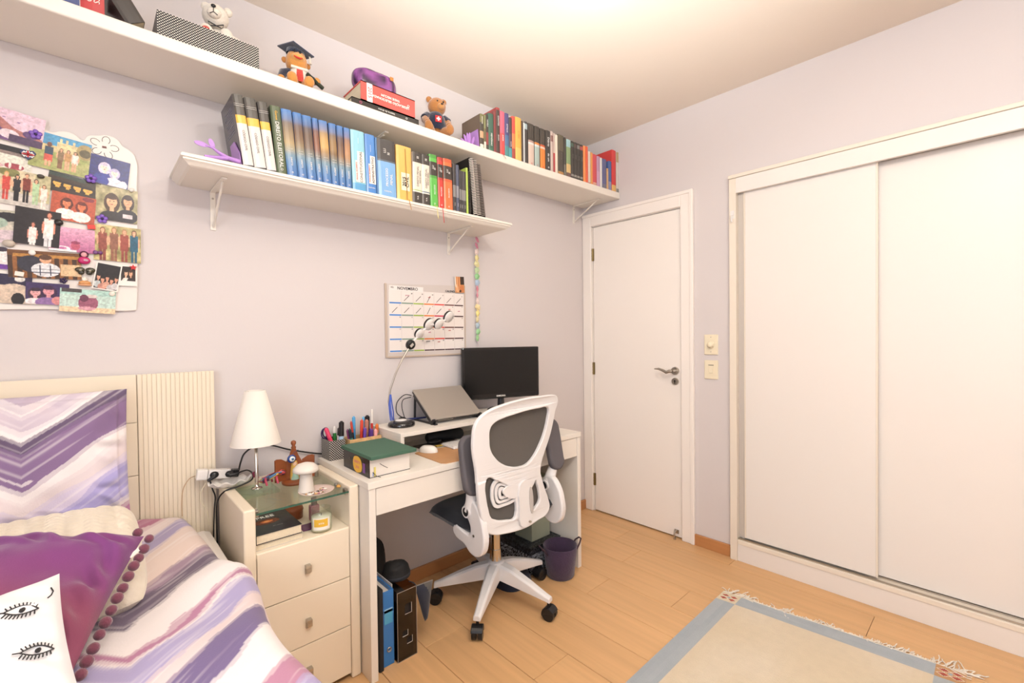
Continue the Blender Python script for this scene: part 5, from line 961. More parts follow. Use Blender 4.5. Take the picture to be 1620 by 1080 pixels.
# ---------------------------------------------------------------- desk
DX0, DX1, DYF, DYB, DZT = .760, 2.022, 1.612, 2.125, .765
dk = thing('desk', 'plain white desk with a wide front drawer and panel legs', 'desk', (1.39, 1.87, 0))
bx(DX0 - .004, DX1 + .002, DYF, DYB, DZT - .026, DZT).build('desktop', m_desk, dk, bevel=.002)
bx(DX0, DX0 + .028, DYF + .004, DYB - .004, 0, DZT - .026).build('side_panel', m_desk, dk, bevel=.0015); bx(DX1 - .028, DX1, DYF + .004, DYB - .004, 0, DZT - .026).build('side_panel', m_desk, dk, bevel=.0015)
bx(DX0 + .030, DX1 - .030, DYF + .006, DYF + .024, .632, DZT - .029).build('drawer_front', m_desk, dk, bevel=.0015)
bx(DX0 + .028, DX1 - .028, DYB - .03, DYB - .012, .50, DZT - .026).build('back_rail', m_desk, dk); bx(DX0 + .04, DX1 - .04, DYF + .024, DYB - .04, .64, .648).build('drawer_bottom', m_desk, dk)
for xx in (DX0 + .014, DX1 - .014): MB().cyl((xx, DYF + .02, .0), (xx, DYF + .02, .004), .012, n=10).build('foot', m_steel, dk)
RZ = .876
ri = thing('desk_riser', 'low white monitor riser standing on the desk', 'shelf', (1.4, 1.98, DZT))
bx(1.018, 1.83, 1.835, 2.118, RZ - .018, RZ).build('board', m_desk, ri, bevel=.0015)
for xx in (1.020, 1.810): bx(xx, xx + .018, 1.838, 2.115, DZT, RZ - .018).build('side_panel', m_desk, ri, bevel=.0015)
bx(1.038, 1.81, 2.10, 2.114, DZT, RZ - .018).build('back_panel', m_desk, ri)
# book with green notebook on top
o = lying(.786, .965, 1.665, 1.905, DZT, .072, '#2a2526', 'thick black law code with a yellow badge on its spine, under the green notebook', grp=None, paper=mat('white_pages', '#ded5cb', .8, var=.08, vscale=(4, 4, 200)))
o.location = (.8755, 1.785, DZT)
vs, fs = plate([[(-.036, -.012), (-.03, .022), (-.012, .030), (.022, .028), (.040, .012), (.040, -.020), (.022, -.030), (-.02, -.030)]], .0012, 0, 3)
b = MB(); b.M = Matrix.Translation((.7855, 1.772, DZT + .036)) @ Matrix.Rotation(-PI / 2, 4, 'Z') @ FRONT; b.add(vs, fs, '#e3b13c'); bd = b.build('badge', m_vc, o)
for s, dz in (('DIREITO', .008), ('2018', -.012)): text(s, .0155, m_pinki, o, Matrix.Translation((-.0905, -.015, .036 + dz)) @ Matrix.Rotation(-PI / 2, 4, 'Z') @ FRONT)
text('O', .016, m_grey, o, Matrix.Translation((-.0905, .055, .045)) @ Matrix.Rotation(-PI / 2, 4, 'Z') @ FRONT); bx(.7848, .786, 1.70, 1.72, DZT + .012, DZT + .05, col='#7a4a8c').build('spine_patch', m_vc, o)
for x_, a in ((.80, .5), (.83, .5)): 
    b = MB(); b.tube([(x_, 1.664, DZT + (.050 if x_ > .81 else .022)), (x_ + .012, 1.655, DZT + (.040 if x_ > .81 else .006)), (x_ + .024, 1.645, DZT + (.032 if x_ > .81 else .0015))], .0013, 5, '#1c1a1c'); b.build('ribbon', m_vc, o)
bx(.806, .813, 1.6638, 1.6652, DZT + .004, DZT + .040, col='#d9c86a').build('page_flag', m_vc, o); bx(.8, .803, 1.6638, 1.6652, DZT + .006, DZT + .018, col='#8a9ac8').build('page_flag', m_vc, o)
o = bx(.784, .985, 1.645, 1.925, DZT + .0725, DZT + .0865, col='#3f6350').build('green_notebook', mat('green_cloth', None, .7, bump=.1, bscale=300), org=(.885, 1.785, DZT + .0725), bevel=.002); tag(o, 'flat green cloth notebook lying on the black law code', 'notebook')
# dotted pen cup
pcup = open_box(MB(), .772, .842, 2.02, 2.118, DZT, DZT + .088, .003).build('pen_cup', m_dots('white_dots_on_black_fine', 600), org=(.807, 2.07, DZT)); tag(pcup, 'square black pen cup with white dots at the desk corner', 'pen cup')
def pen(p0, p1, r, cols, label, name='pen', cap=True):
    p0 = Vector(p0); p1 = Vector(p1); b = MB(); n = len(cols)
    for i, (f0, f1, c) in enumerate(cols): b.tube([p0.lerp(p1, f0), p0.lerp(p1, f1)], r, 10, c)
    if cap: b.tube([p1, p1 + (p1 - p0).normalized() * .006], [r * .8, r * .4], 8, cols[-1][2])
    o = b.build(name, m_vcg, org=tuple(p0)); tag(o, label, 'pen', 'pens and markers on the desk'); return o
z_ = DZT + .006
pen((.815, 2.05, z_), (.778, 2.075, z_ + .128), .0095, [(0, .7, '#d83a5c'), (.7, 1, '#e0466a')], 'thick coral pink marker leaning out of the dotted cup')
pen((.822, 2.09, z_), (.826, 2.10, z_ + .125), .008, [(0, .8, '#2f7a3a'), (.8, 1, '#e6e0da')], 'green pen with white cap in the dotted cup')
pen((.826, 2.06, z_), (.835, 2.065, z_ + .125), .009, [(0, .75, '#e9e4de'), (.75, 1, '#1e1c1e')], 'white pen with black end in the dotted cup')
pen((.83, 2.04, z_), (.836, 2.045, z_ + .155), .0115, [(0, .6, '#a9c6dc'), (.6, 1, '#221f20')], 'fat pale blue marker with black cap in the dotted cup')
t = thing('scissors', 'scissors with dark purple loop handles in the dotted cup', 'scissors', (.79, 2.09, z_))
for s, nm in ((-1, 'a'), (1, 'b')):
    b = MB(); pts = [(.779 + .016 * math.cos(2 * PI * i / 14) * .8 + s * .006, 2.092 + s * .008, z_ + .108 + .022 * math.sin(2 * PI * i / 14)) for i in range(15)]; b.tube(pts, .003, 6, '#3a2450'); b.tube([(.786 + s * .004, 2.09 + s * .005, z_ + .09), (.79, 2.085, z_ + .06)], .003, 6, '#3a2450'); b.build('handle', m_vcg, t)
    b = MB(); b.prism([(.787 + s * .001, z_ + .07), (.795 + s * .002, z_ + .07), (.800, z_ + .003)], 2.084 + s * .001, 2.0845 + s * .001 + .0008, 'y'); b.build('blade', m_steel, t)
# second box with pens
pbx = open_box(MB(), .858, 1.010, 2.005, 2.095, DZT, DZT + .082, .004, '#d8b888').build('pencil_box', mat('fruit_print', '#d9b07c', .5, var=.5, vscale=(60, 60, 60)), org=(.934, 2.05, DZT)); tag(pbx, 'patterned beige box crowded with pens behind the green notebook', 'pencil box')
specs = [((.872, 2.03), (-.010, .01), .115, .006, '#7a3a68', '#7a3a68', 'plum pen at the left of the beige box'), ((.885, 2.02), (-.022, 0), .12, .007, '#4a8a7c', '#26303a', 'teal marker leaning left in the beige box'), ((.90, 2.05), (-.012, .01), .145, .0055, '#2a2628', '#c84a3c', 'black pen with red clip in the beige box'), ((.905, 2.07), (.0, .0), .165, .0075, '#4a96cc', '#5aa8dc', 'tall sky blue pen in the beige box'), ((.925, 2.04), (.006, 0), .15, .0075, '#c8402e', '#d84a36', 'tall red pen in the middle of the beige box'), ((.94, 2.06), (.008, 0), .16, .006, '#5aa4d4', '#6ab4e0', 'slim light blue pen in the beige box'), ((.93, 2.02), (.006, 0), .115, .0075, '#5a3c94', '#6a4aa4', 'violet marker at the front of the beige box'), ((.955, 2.05), (.004, 0), .145, .010, '#c48a74', '#b87a68', 'dusty pink tube in the beige box'), ((.972, 2.075), (.002, 0), .16, .012, '#1f1c1e', '#1f1c1e', 'fat black tube at the back of the beige box'), ((.962, 2.02), (.004, 0), .105, .011, '#4a2a6c', '#54327a', 'deep purple bottle at the front of the beige box'), ((.985, 2.055), (.004, 0), .19, .006, '#c43a34', '#e8e0d8', 'tallest red and white pencil in the beige box'), ((.988, 2.02), (0, 0), .10, .010, '#d8555c', '#e8a4a0', 'short coral tube at the right of the beige box'), ((1.0, 2.04), (.006, 0), .12, .008, '#3f8a7a', '#dd7a3c', 'green and orange marker at the right end of the beige box')]
for (x_, y_), (dx, dy), L_, r_, c1, c2, lab_ in specs: pen((x_, y_, DZT + .006), (x_ + dx, y_ + dy, DZT + .006 + L_), r_, [(0, .68, c1), (.68, 1, c2)], lab_)
# desk lamp
dl = thing('led_desk_lamp', 'flexible desk lamp with round black base and four white disc lights', 'lamp', (1.115, 2.0, RZ))
MB().lathe([(0, .0), (.064, 0), (.066, .006), (.062, .018), (.05, .026), (0, .028)], (1.115, 2.0, RZ), 40).build('base', mat('gloss_black', '#121214', .12, coat=.5), dl)
MB().lathe([(.028, .0275), (.026, .031), (0, .032)], (1.112, 2.0, RZ), 28).build('base_cap', m_whitep, dl)
hd = [(1.172, 2.0, 1.272), (1.222, 1.995, 1.325), (1.275, 1.985, 1.372), (1.325, 1.975, 1.374), (1.385, 1.97, 1.412)]
MB().tube([(1.088, 2.012, RZ + .026), (1.066, 2.012, .93), (1.054, 2.01, 1.0), (1.060, 2.005, 1.06), (1.085, 2.0, 1.13), (1.12, 2.0, 1.195), (1.16, 2.0, 1.252)], .0048, 10).build('gooseneck', m_steel, dl)
M = frame_m(hd[0], (.7, -.1, .7), (-.6, -.25, .6)); b = MB(); b.M = M; b.lathe([(0, .010), (.022, .010), (.025, .004), (.025, -.008), (0, -.010)], n=24); sw = b.build('switch_head', m_blackp, dl)
b = MB(); b.M = M; b.box(-.010, .010, -.007, .007, .010, .0115, '#c8c0b8'); b.build('switch_button', m_vc, sw)
for i, p in enumerate(hd[1:]):
    M = frame_m(p, (.75, -.1, .6), (-.5, -.45, .62)); r = (.026, .031, .028, .031)[i]
    b = MB(); b.M = M; b.lathe([(0, .006), (r * .9, .006), (r, .002), (r, -.002)], n=28); hh = b.build('light_disc', m_whitep, dl)
    b = MB(); b.M = M; b.lathe([(r, -.002), (r * 1.04, -.004), (r * 1.04, -.012), (r * .7, -.016), (0, -.017)], n=28); b.build('disc_housing', m_blackp, hh)
    q = hd[i]; MB().tube([q, p], .006, 8).build('link', m_whitep, dl)
t = thing('blue_ribbon', 'blue ribbon loops hanging from the desk lamp neck', 'ribbon', (1.058, 2.0, 1.03))
for i, (dx, c) in enumerate(((-.006, '#3a58b4'), (.0, '#4a68c4'), (.007, '#2f4aa0'))):
    b = MB(); pts = [(1.058 + dx * .3, 2.0, 1.035), (1.054 + dx, 1.996 - i * .002, .99), (1.058 + dx * 1.5, 1.994, .95), (1.062 + dx * 1.2, 1.996, .91)]; vs = []
    for p in pts: vs += [(p[0] - .0028, p[1], p[2]), (p[0] + .0028, p[1] - .001, p[2])]
    b.add(vs, [(2 * k, 2 * k + 1, 2 * k + 3, 2 * k + 2) for k in range(3)], c); b.build('strand', m_vc, t)
# laptop on stand
M = frame_m((1.380, 1.995, .962), (1, -.035, 0), (.0, .81, .565))
st = thing('laptop_stand', 'black folding laptop stand on the riser', 'laptop stand', (1.38, 1.97, RZ))
for s in (-1, 1):
    b = MB(); b.M = M; b.box(s * .142 - .006, s * .142 + .006, -.125, .10, -.022, -.011); b.build('rail', m_blackp, st, bevel=.002)
    b = MB(); b.M = M; b.box(s * .142 - .008, s * .142 + .008, -.130, -.115, -.026, .012); b.build('lip', m_blackp, st, bevel=.002)
    p = M @ Vector((s * .142, .085, -.02)); b = MB(); b.tube([p, (p.x, p.y + .005, RZ + .006)], .006, 8); b.box(p.x - .008, p.x + .008, 1.885, p.y + .02, RZ, RZ + .007); b.build('leg', m_blackp, st)
lp = thing('laptop', 'closed silver laptop tilted on its black stand', 'laptop', tuple(M.translation))
b = MB(); b.M = M; b.box(-.152, .152, -.115, .115, .0005, .009); b.build('lid', mat('silver_laptop', '#aaa298', .42, .4), lp, bevel=.003)
b = MB(); b.M = M; b.box(-.150, .150, -.1135, .1135, -.0108, 0); b.build('keyboard_half', mat('dark_laptop', '#2c2a2a', .4), lp, bevel=.002)
b = MB(); b.M = M; b.box(-.11, -.02, -.1142, -.1132, -.008, -.004); b.build('card_slot', m_steel, lp)
t = thing('cable_adapter', 'small black cable adapter lying behind the desk lamp', 'adapter', (1.165, 2.085, RZ)); b = MB(); b.ball((1.165, 2.082, RZ + .014), (.022, .018, .014), 14, 8); b.build('body', m_blackp, t)
cable('laptop_cable', [(1.17, 2.075, RZ + .02), (1.14, 2.09, RZ + .05), (1.15, 2.105, RZ + .10), (1.19, 2.10, RZ + .135), (1.225, 2.09, RZ + .13)], .0025, m_blackp, 'black cable curving up to the back of the laptop')
cable('laptop_cable', [(1.178, 2.08, RZ + .02), (1.175, 2.10, RZ + .07), (1.185, 2.105, RZ + .11), (1.225, 2.095, RZ + .12)], .0022, m_blackp, 'second thin black cable behind the laptop')
cable('usb_cable', [(1.185, 2.08, RZ + .012), (1.21, 2.075, RZ + .012), (1.26, 2.07, RZ + .010), (1.30, 2.075, RZ + .008)], .0045, mat('blue_cable', '#26326c', .5), 'short dark blue cable under the laptop')
# monitor
mo = thing('monitor', 'black flat computer monitor switched off at the back of the desk', 'monitor', (1.777, 2.005, RZ), (0, 0, -.311))
MW, MH0, MH1 = .246, .068, .368
b = MB(); b.box(-MW, MW, -.012, .022, MH0, MH1); b.build('bezel', mat('piano_black', '#0e0f10', .15, coat=.3), mo, bevel=.008, seg=3, local=True)
b = MB(); b.box(-MW + .016, MW - .016, -.0128, -.0118, MH0 + .030, MH1 - .016); b.build('screen', mat('dark_screen', '#0a0c0c', .25), mo, local=True)
b = MB(); b.box(-.15, .15, .022, .05, MH0 + .05, MH1 - .05); b.build('rear_housing', m_blackp, mo, bevel=.01, local=True)
text('SAMSUNG', .0125, m_white, mo, Matrix.Translation((-.01, -.0132, MH0 + .016)) @ FRONT, bold=.0002)
MB().tube([(0, .012, .012), (0, .012, .09)], [.022, .018], 12).build('neck', m_blackp, mo, local=True)
MB().lathe([(0, .014), (.07, .012), (.085, .004), (.085, 0), (0, 0)], (0, .0, 0.0002), 32).build('foot', m_blackp, mo, local=True)
cable('monitor_cable', [(1.62, 2.09, .96), (1.60, 2.085, .93), (1.57, 2.08, .90), (1.53, 2.07, RZ + .004)], .0028, m_blackp, 'black cable hanging under the monitor left corner')
# mat, mouse, keyboard, case, pad
vs, fs = plate([[(1.105, 1.86), (1.10, 1.64), (1.115, 1.622), (1.16, 1.617), (1.60, 1.619), (1.62, 1.63), (1.62, 1.825), (1.60, 1.84), (1.12, 1.872)]], .003, .0005, 3, False)
b = MB(); b.M = Matrix.Translation((0, 0, DZT + .0016)); b.add(vs, fs); o = b.build('desk_mat', mat('tan_leather', '#b98a5e', .55, var=.06, vscale=(20, 20, 20)), org=(1.3, 1.75, DZT)); tag(o, 'tan leather desk mat under the mouse and keyboard', 'desk mat')
t = thing('computer_mouse', 'white rounded computer mouse on the tan mat', 'mouse', (1.165, 1.84, DZT + .0035), (0, 0, .5))
def mz(u, v):
    a = 2 * PI * u; q = v * PI / 2; r = math.cos(q) ** .6; return (.028 * r * math.cos(a), .048 * r * math.sin(a), .030 * math.sin(q))
MB().grid(mz, 28, 8, '#e8e2da').build('shell', m_vcg, t, local=True); MB().box(-.002, .002, .012, .03, .026, .0285, '#8a8480').build('wheel', m_vcg, t, local=True)
kb = thing('keyboard', 'slim white computer keyboard partly behind the chair back', 'keyboard', (1.42, 1.835, DZT + .0035), (0, 0, -.06))
MB().box(-.145, .145, -.058, .058, 0, .009).build('tray', m_whitep, kb, bevel=.003, local=True)
kme = None
for r in range(5):
    for c in range(14):
        x_ = -.132 + c * .0203; y_ = .043 - r * .0205
        if kme is None: ko = MB().box(-.0088, .0088, -.0088, .0088, 0, .004).build('key', m_whitep, kb, local=True); kme = ko.data
        else: ko = bpy.data.objects.new('key', kme); COL.objects.link(ko); ko.parent = kb
        ko.location = (x_, y_, .009)
t = thing('glasses_case', 'long black cylindrical case under the riser', 'case', (1.36, 1.985, DZT)); b = MB(); b.tube([(1.255, 1.995, DZT + .028), (1.262, 1.995, DZT + .028), (1.45, 1.975, DZT + .028), (1.46, 1.974, DZT + .028)], [.018, .026, .028, .020], 18); b.build('body', m_blackm, t)
t = thing('black_pouch', 'small shiny black pouch lying before the cylindrical case', 'pouch', (1.27, 1.955, DZT + .004)); MB().ball((1.268, 1.945, DZT + .017), (.042, .022, .013), 18, 10).build('body', m_blackp, t)
o = bx(1.17, 1.40, 1.90, 1.99, DZT, DZT + .004, col='#4a4038').build('dark_folder', m_vc, org=(1.28, 1.95, DZT)); tag(o, 'thin dark folder lying flat under the riser', 'folder')
o = bx(1.245, 1.315, 1.885, 1.91, DZT + .0042, DZT + .0065, col='#d9b650').build('sticky_notes', m_vc, org=(1.28, 1.9, DZT)); tag(o, 'yellow sticky note strip in front of the riser', 'sticky notes')
t = thing('wire_ring', 'small dark wire ring resting on the right side of the desktop', 'ring', (1.925, 1.745, DZT)); b = MB()
for zz, r in ((.004, .022), (.016, .021)): b.tube([(1.925 + r * math.cos(2 * PI * i / 20), 1.745 + r * math.sin(2 * PI * i / 20), DZT + zz) for i in range(21)], .003, 6)
for i in range(4): b.tube([(1.925 + .022 * math.cos(i * 1.57), 1.745 + .022 * math.sin(i * 1.57), DZT + .004), (1.925 + .021 * math.cos(i * 1.57 + .5), 1.745 + .021 * math.sin(i * 1.57 + .5), DZT + .016)], .002, 5)
b.build('wire', m_blackp, t)
# ---------------------------------------------------------------- office chair
m_cw = mat('chair_white', '#e2dfde', .35, spec=.45); m_mesh = mat('grey_mesh', '#5d5853', .85, bump=.5, bscale=700, var=.05, vscale=(400, 400, 400)); m_pad = mat('grey_pad', '#5a565a', .6, bump=.08, bscale=300); m_seat = mat('seat_fabric', '#23262e', .9, sheen=.2, bump=.25, bscale=500)
CX, CY = 1.46, 1.705
ch = thing('office_chair', 'white office chair with grey mesh back and flipped-up armrests at the desk', 'chair', (CX, CY, 0))
MB().lathe([(0, .118), (.040, .118), (.050, .135), (.052, .175), (.040, .198), (.030, .205), (0, .205)], (CX, CY, 0), 28).build('hub', m_cw, ch)
for a in (-147, -75, -3, 69, 141):
    a = math.radians(a); M = Matrix.Translation((CX, CY, 0)) @ Matrix.Rotation(a, 4, 'Z'); b = MB(); b.M = M
    sec = [(.02, .034, .125, .198), (.10, .028, .112, .182), (.20, .023, .098, .145), (.28, .019, .086, .112), (.305, .017, .080, .104)]; vs = []
    for r, w_, z0_, z1_ in sec: vs += [(r, -w_, z0_), (r, w_, z0_), (r, w_ * .92, z1_ - .008), (r, w_ * .55, z1_), (r, -w_ * .55, z1_), (r, -w_ * .92, z1_ - .008)]
    fs = [(k * 6 + j, k * 6 + (j + 1) % 6, k * 6 + 6 + (j + 1) % 6, k * 6 + 6 + j) for k in range(4) for j in range(6)] + [(5, 4, 3, 2, 1, 0), tuple(24 + j for j in range(6))]
    b.add(vs, fs); lg = b.build('base_leg', m_cw, ch, bevel=.003)
    sk = random.uniform(-.8, .8); Mc = M @ Matrix.Translation((.292, 0, 0)) @ Matrix.Rotation(sk, 4, 'Z')
    b = MB(); b.M = Mc; b.tube([(0, 0, .088), (0, 0, .058)], .007, 8)
    for s in (-1, 1): b.tube([(.006, s * .006, .029), (.006, s * .0235, .029)], .029, 20)
    b.build('caster', m_blackp, ch, bevel=.002)
    b = MB(); b.M = Mc; vs = []
    b.prism([(.006 + .033 * math.cos(t_), .029 + .033 * math.sin(t_)) for t_ in [math.radians(q) for q in range(20, 201, 20)]] + [(-.012, .03), (.02, .036)], -.026, .026, 'y'); b.build('caster_hood', m_blackp, ch, bevel=.003)
MB().cyl((CX, CY, .20), (CX, CY, .40), .025, n=24).build('gas_lift', m_chrome, ch); MB().cyl((CX, CY, .195), (CX, CY, .26), .029, .029, 24).build('lift_sleeve', m_chrome, ch)
bx(CX - .10, CX + .10, CY - .12, CY + .14, .395, .435).build('tilt_mechanism', m_blackm, ch, bevel=.01)
def seat_pt(sgn):
    def f(u, v):
        a = 2 * u - 1; c = 2 * v - 1; x = CX - .005 + .262 * a * (1 - .10 * c * c - .05 * c) * (1 - .06 * (1 - abs(a))); y = CY + .035 + .235 * c * (1 - .10 * a * a)
        e = ((1 - abs(a) ** 7) * (1 - abs(c) ** 7)) ** .5; z = .466 - .035 * max(0, c) ** 3
        return (x, y, z + (.044 if sgn > 0 else -.046) * e - (.012 * (1 - a * a) * (1 - c * c) if sgn > 0 else 0))
    return f
b = MB(); b.grid(seat_pt(1), 28, 28); b.grid(seat_pt(-1), 28, 28, flip=True); b.build('seat', m_seat, ch)
OUT = [(-.292, .946), (-.269, .973), (-.22, .997), (-.155, 1.011), (-.077, 1.021), (.006, 1.025), (.093, 1.023), (.161, 1.02), (.203, 1.009), (.212, .986), (.194, .949), (.180, .894), (.155, .827), (.123, .77), (.094, .717), (.082, .677), (.092, .636), (.116, .576), (.139, .523), (.146, .486), (.126, .463), (.062, .452), (-.003, .443), (-.065, .444), (-.144, .453), (-.21, .468), (-.240, .488), (-.258, .532), (-.272, .597), (-.280, .668), (-.281, .724), (-.288, .774), (-.298, .824), (-.301, .893)]
HOLE = [(-.226, .926), (-.203, .947), (-.165, .959), (-.097, .969), (-.016, .977), (.07, .978), (.132, .975), (.149, .961), (.146, .914), (.124, .847), (.089, .791), (.045, .745), (.001, .72), (-.041, .716), (-.101, .726), (-.159, .752), (-.196, .784), (-.223, .825), (-.231, .868)]
HL = [(-.252, .68), (-.243, .706), (-.224, .715), (-.188, .697), (-.131, .664), (-.088, .63), (-.075, .592), (-.072, .511), (-.085, .493), (-.124, .496), (-.2, .518), (-.222, .534), (-.238, .579), (-.248, .63)]
HR = [(.021, .606), (.037, .625), (.056, .643), (.07, .617), (.084, .568), (.086, .536), (.063, .511), (.021, .503)]
def slot(x0, z0, x1, z1, xm, zm, w=.0045):
    top = []; bot = []
    for i in range(9):
        t_ = i / 8; x_ = (1 - t_) ** 2 * x0 + 2 * t_ * (1 - t_) * xm + t_ ** 2 * x1; z_ = (1 - t_) ** 2 * z0 + 2 * t_ * (1 - t_) * zm + t_ ** 2 * z1; ww = w * math.sin(PI * (.12 + .8 * t_)); top.append((x_, z_ + ww / 2)); bot.append((x_, z_ - ww / 2))
    return top + bot[::-1]
SL_ = [slot(-.106, .708, .062, .716, -.01, .676), slot(-.082, .684, .045, .692, -.01, .662), slot(-.062, .664, .035, .672, -.01, .648)]
def bend(p, base): 
    x, z = p[0], p[1]; return (CX + x, base + .02 * ((z - .45) / .55) - .035 * ((z - .45) / .55) ** 2 + .35 * (x + .06) ** 2 * (.5 if z < .7 else .8), z)
vs, fs = plate([OUT, HOLE, HL, HR] + SL_, .020, .006, 5)
b = MB(); b.add([(lambda q, d: (q[0], q[1] - d, q[2]))(bend(p, 1.478), p[2]) for p in vs], fs); b.build('back_frame', m_cw, ch)
def sub(poly, base, m, name, t=.006):
    vs, fs = plate([poly], t, 0, 5); b = MB(); b.add([(lambda q, d: (q[0], q[1] - d, q[2]))(bend(p, base), p[2]) for p in vs], fs); return b.build(name, m, ch)
def grow(poly, k):
    cx_ = sum(p[0] for p in poly) / len(poly); cz_ = sum(p[1] for p in poly) / len(poly); return [(cx_ + (p[0] - cx_) * k, cz_ + (p[1] - cz_) * k) for p in poly]
sub(grow(HOLE, 1.07), 1.488, m_mesh, 'back_mesh'); sub(grow(HL, 1.08), 1.492, m_mesh, 'lower_mesh'); sub(grow(HR, 1.1), 1.492, m_mesh, 'lower_mesh')
sub([(-.060, .64), (-.045, .655), (-.012, .655), (.006, .64), (.012, .55), (.014, .47), (-.002, .452), (-.045, .452), (-.062, .47), (-.066, .55)], 1.463, m_cw, 'spine', .012)
sub([(.000, .62), (.008, .62), (.014, .50), (.006, .50)], 1.4555, mat('seam_grey', '#b8b2ae', .5), 'spine_groove', .003)
# lumbar support ring inside the left opening
LU = [(-.212, .640), (-.205, .672), (-.185, .690), (-.150, .684), (-.10, .655), (-.045, .625), (-.04, .59), (-.08, .572), (-.14, .566), (-.19, .572), (-.207, .600)]
def ringset(ks):
    for k0, k1 in ks:
        vs, fs = plate([grow(LU, k0), grow(LU, k1)], .008, .001, 4); b = MB(); b.add([(lambda q, d: (q[0], q[1] - d, q[2]))(bend(p, 1.480), p[2]) for p in vs], fs); b.build('lumbar_ring', m_cw, ch)
ringset([(1.0, .82), (.70, .54), (.42, .24)])
sub([(-.150, .622), (-.150, .642), (-.05, .622), (-.05, .602)], 1.470, m_cw, 'lumbar_bar', .008)
for x_, z_ in ((-.008, .468),): MB().cyl((CX + x_, 1.458, z_), (CX + x_, 1.448, z_), .005, n=10).build('bolt', m_steel, ch)
# arms
for s, ax, px_ in ((-1, 1.205, 1.205), (1, 1.700, 1.742)):
    prof = [(1.675, .452), (1.672, .430), (1.60, .408), (1.545, .378), (1.50, .388), (1.475, .43), (1.478, .50), (1.505, .565), (1.545, .595), (1.585, .580), (1.598, .545), (1.565, .52), (1.548, .48), (1.56, .448), (1.60, .447)]
    vs, fs = plate([prof], .034, .009, 4); b = MB(); b.add([(ax + p[2], p[0], p[1]) for p in vs], fs); ar = b.build('arm_bracket', m_cw, ch)
    MB().cyl((ax - s * -.018, 1.53, .46), (ax + s * .0195, 1.53, .46), .006, n=10).build('bolt', m_steel, ar)
    b = MB(); b.tube([(ax - .026, 1.575, .552), (ax + .026, 1.575, .552)], .026, 20); b.build('pivot', m_cw, ch, bevel=.004)
    b = MB(); b.tube([(ax - .0268 * 1, 1.575, .552), (ax - .0255, 1.575, .552)], .019, 18); b.build('pivot_cap', m_blackm, ch)
    b = MB(); b.tube([(ax, 1.575, .552), (ax * .7 + px_ * .3, 1.562, .60), (px_, 1.565, .65), (px_, 1.585, .74), (px_, 1.605, .80)], [.028, .027, .022, .016, .010], 14); b.build('arm_post', m_cw, ch)
    # pad: flat capsule facing backwards
    cap = []; L_ = .235; wd = .041
    for i in range(24):
        a = 2 * PI * i / 24; cap.append((wd * math.cos(a) * (1 if math.sin(a) < 0 else .92), (L_ / 2 - wd) * (1 if math.sin(a) > 0 else -1) + wd * math.sin(a) * 1.0))
    vs, fs = plate([cap], .034, .012, 3); b = MB(); b.M = Matrix.Translation((px_, 1.567, .752)) @ Matrix.Rotation(-.20, 4, 'X') @ FRONT; b.add(vs, fs, smooth=True); b.build('arm_pad', m_pad, ch)
# ---------------------------------------------------------------- things under the desk
def plate_holes(w, h, holes, t):
    R_ = lambda x0, x1, y0, y1, r=.006: [(x0 + r, y0), (x1 - r, y0), (x1, y0 + r), (x1, y1 - r), (x1 - r, y1), (x0 + r, y1), (x0, y1 - r), (x0, y0 + r)]
    return plate([R_(0, w, 0, h, .003)] + [R_(*q) for q in holes], t, 0, 2, False)
t = thing('acrylic_file_holder', 'smoky clear acrylic file holder with square cut-outs under the desk', 'file holder', (.93, 1.75, 0))
vs, fs = plate_holes(.088, .282, [(.034, .064, .185, .225), (.022, .046, .098, .120), (.042, .066, .062, .088)], .003)
b = MB(); b.M = Matrix.Translation((.887, 1.648, 0)) @ FRONT; b.add(vs, fs); b.build('front_panel', m_acry, t)
bx(.887, .890, 1.6505, 1.89, .0, .282).build('side_panel', m_acry, t); bx(.972, .975, 1.6505, 1.89, 0, .282).build('side_panel', m_acry, t); bx(.890, .972, 1.6505, 1.89, 0, .003).build('bottom', m_acry, t)
b = MB(); e = '#a89c92'
for xx in (.8865, .974): b.box(xx, xx + .0015, 1.646, 1.6475, 0, .283, e)
b.box(.887, .9755, 1.646, 1.6475, .281, .2825, e); b.box(.887, .9755, 1.646, 1.6475, 0, .0015, e); b.build('polished_edge', mat('acrylic_edge', None, .15, spec=.6), t)
for x0, x1, y0, y1 in [(.034, .064, .185, .225), (.022, .046, .098, .120), (.042, .066, .062, .088)]: MB().tube([(.887 + x1, 1.6455, y1), (.887 + x1, 1.6455, y0), (.887 + x0, 1.6455, y0)], .0012, 5, '#c9beb4').build('cutout_edge', MATS['acrylic_edge'], t)
o = bx(.895, .966, 1.66, 1.87, .004, .235, col='#2a2624').build('document_pile', m_vcm, org=(.93, 1.77, .004), bevel=.002); tag(o, 'dark documents standing inside the acrylic holder', 'documents')
t = thing('blue_binder', 'bright blue ring binder standing between the black folder and acrylic holder', 'binder', (.857, 1.78, 0))
m_bb = mat('blue_vinyl', '#2f74b8', .35)
bx(.832, .838, 1.668, 1.93, 0, .30).build('cover', m_bb, t, bevel=.001); bx(.874, .880, 1.668, 1.93, 0, .30).build('cover', m_bb, t, bevel=.001); bx(.832, .880, 1.662, 1.668, 0, .30).build('spine', m_bb, t, bevel=.002)
bx(.839, .873, 1.672, 1.90, .004, .285).build('papers', MATS['white_pages'], t); bx(.838, .874, 1.6605, 1.662, .17, .225, col='#4a9ec8').build('label_pocket', m_vcg, t); bx(.838, .874, 1.6605, 1.662, .215, .23, col='#8ab8d8').build('label_strip', m_vcg, t)
fr_ = MB().lathe([(.010, 0), (.010, .003), (.006, .003), (.006, 0)], n=16).build('finger_ring', m_steel, t, local=True); fr_.matrix_local = Matrix.Translation((0, -.1185, .065)) @ FRONT
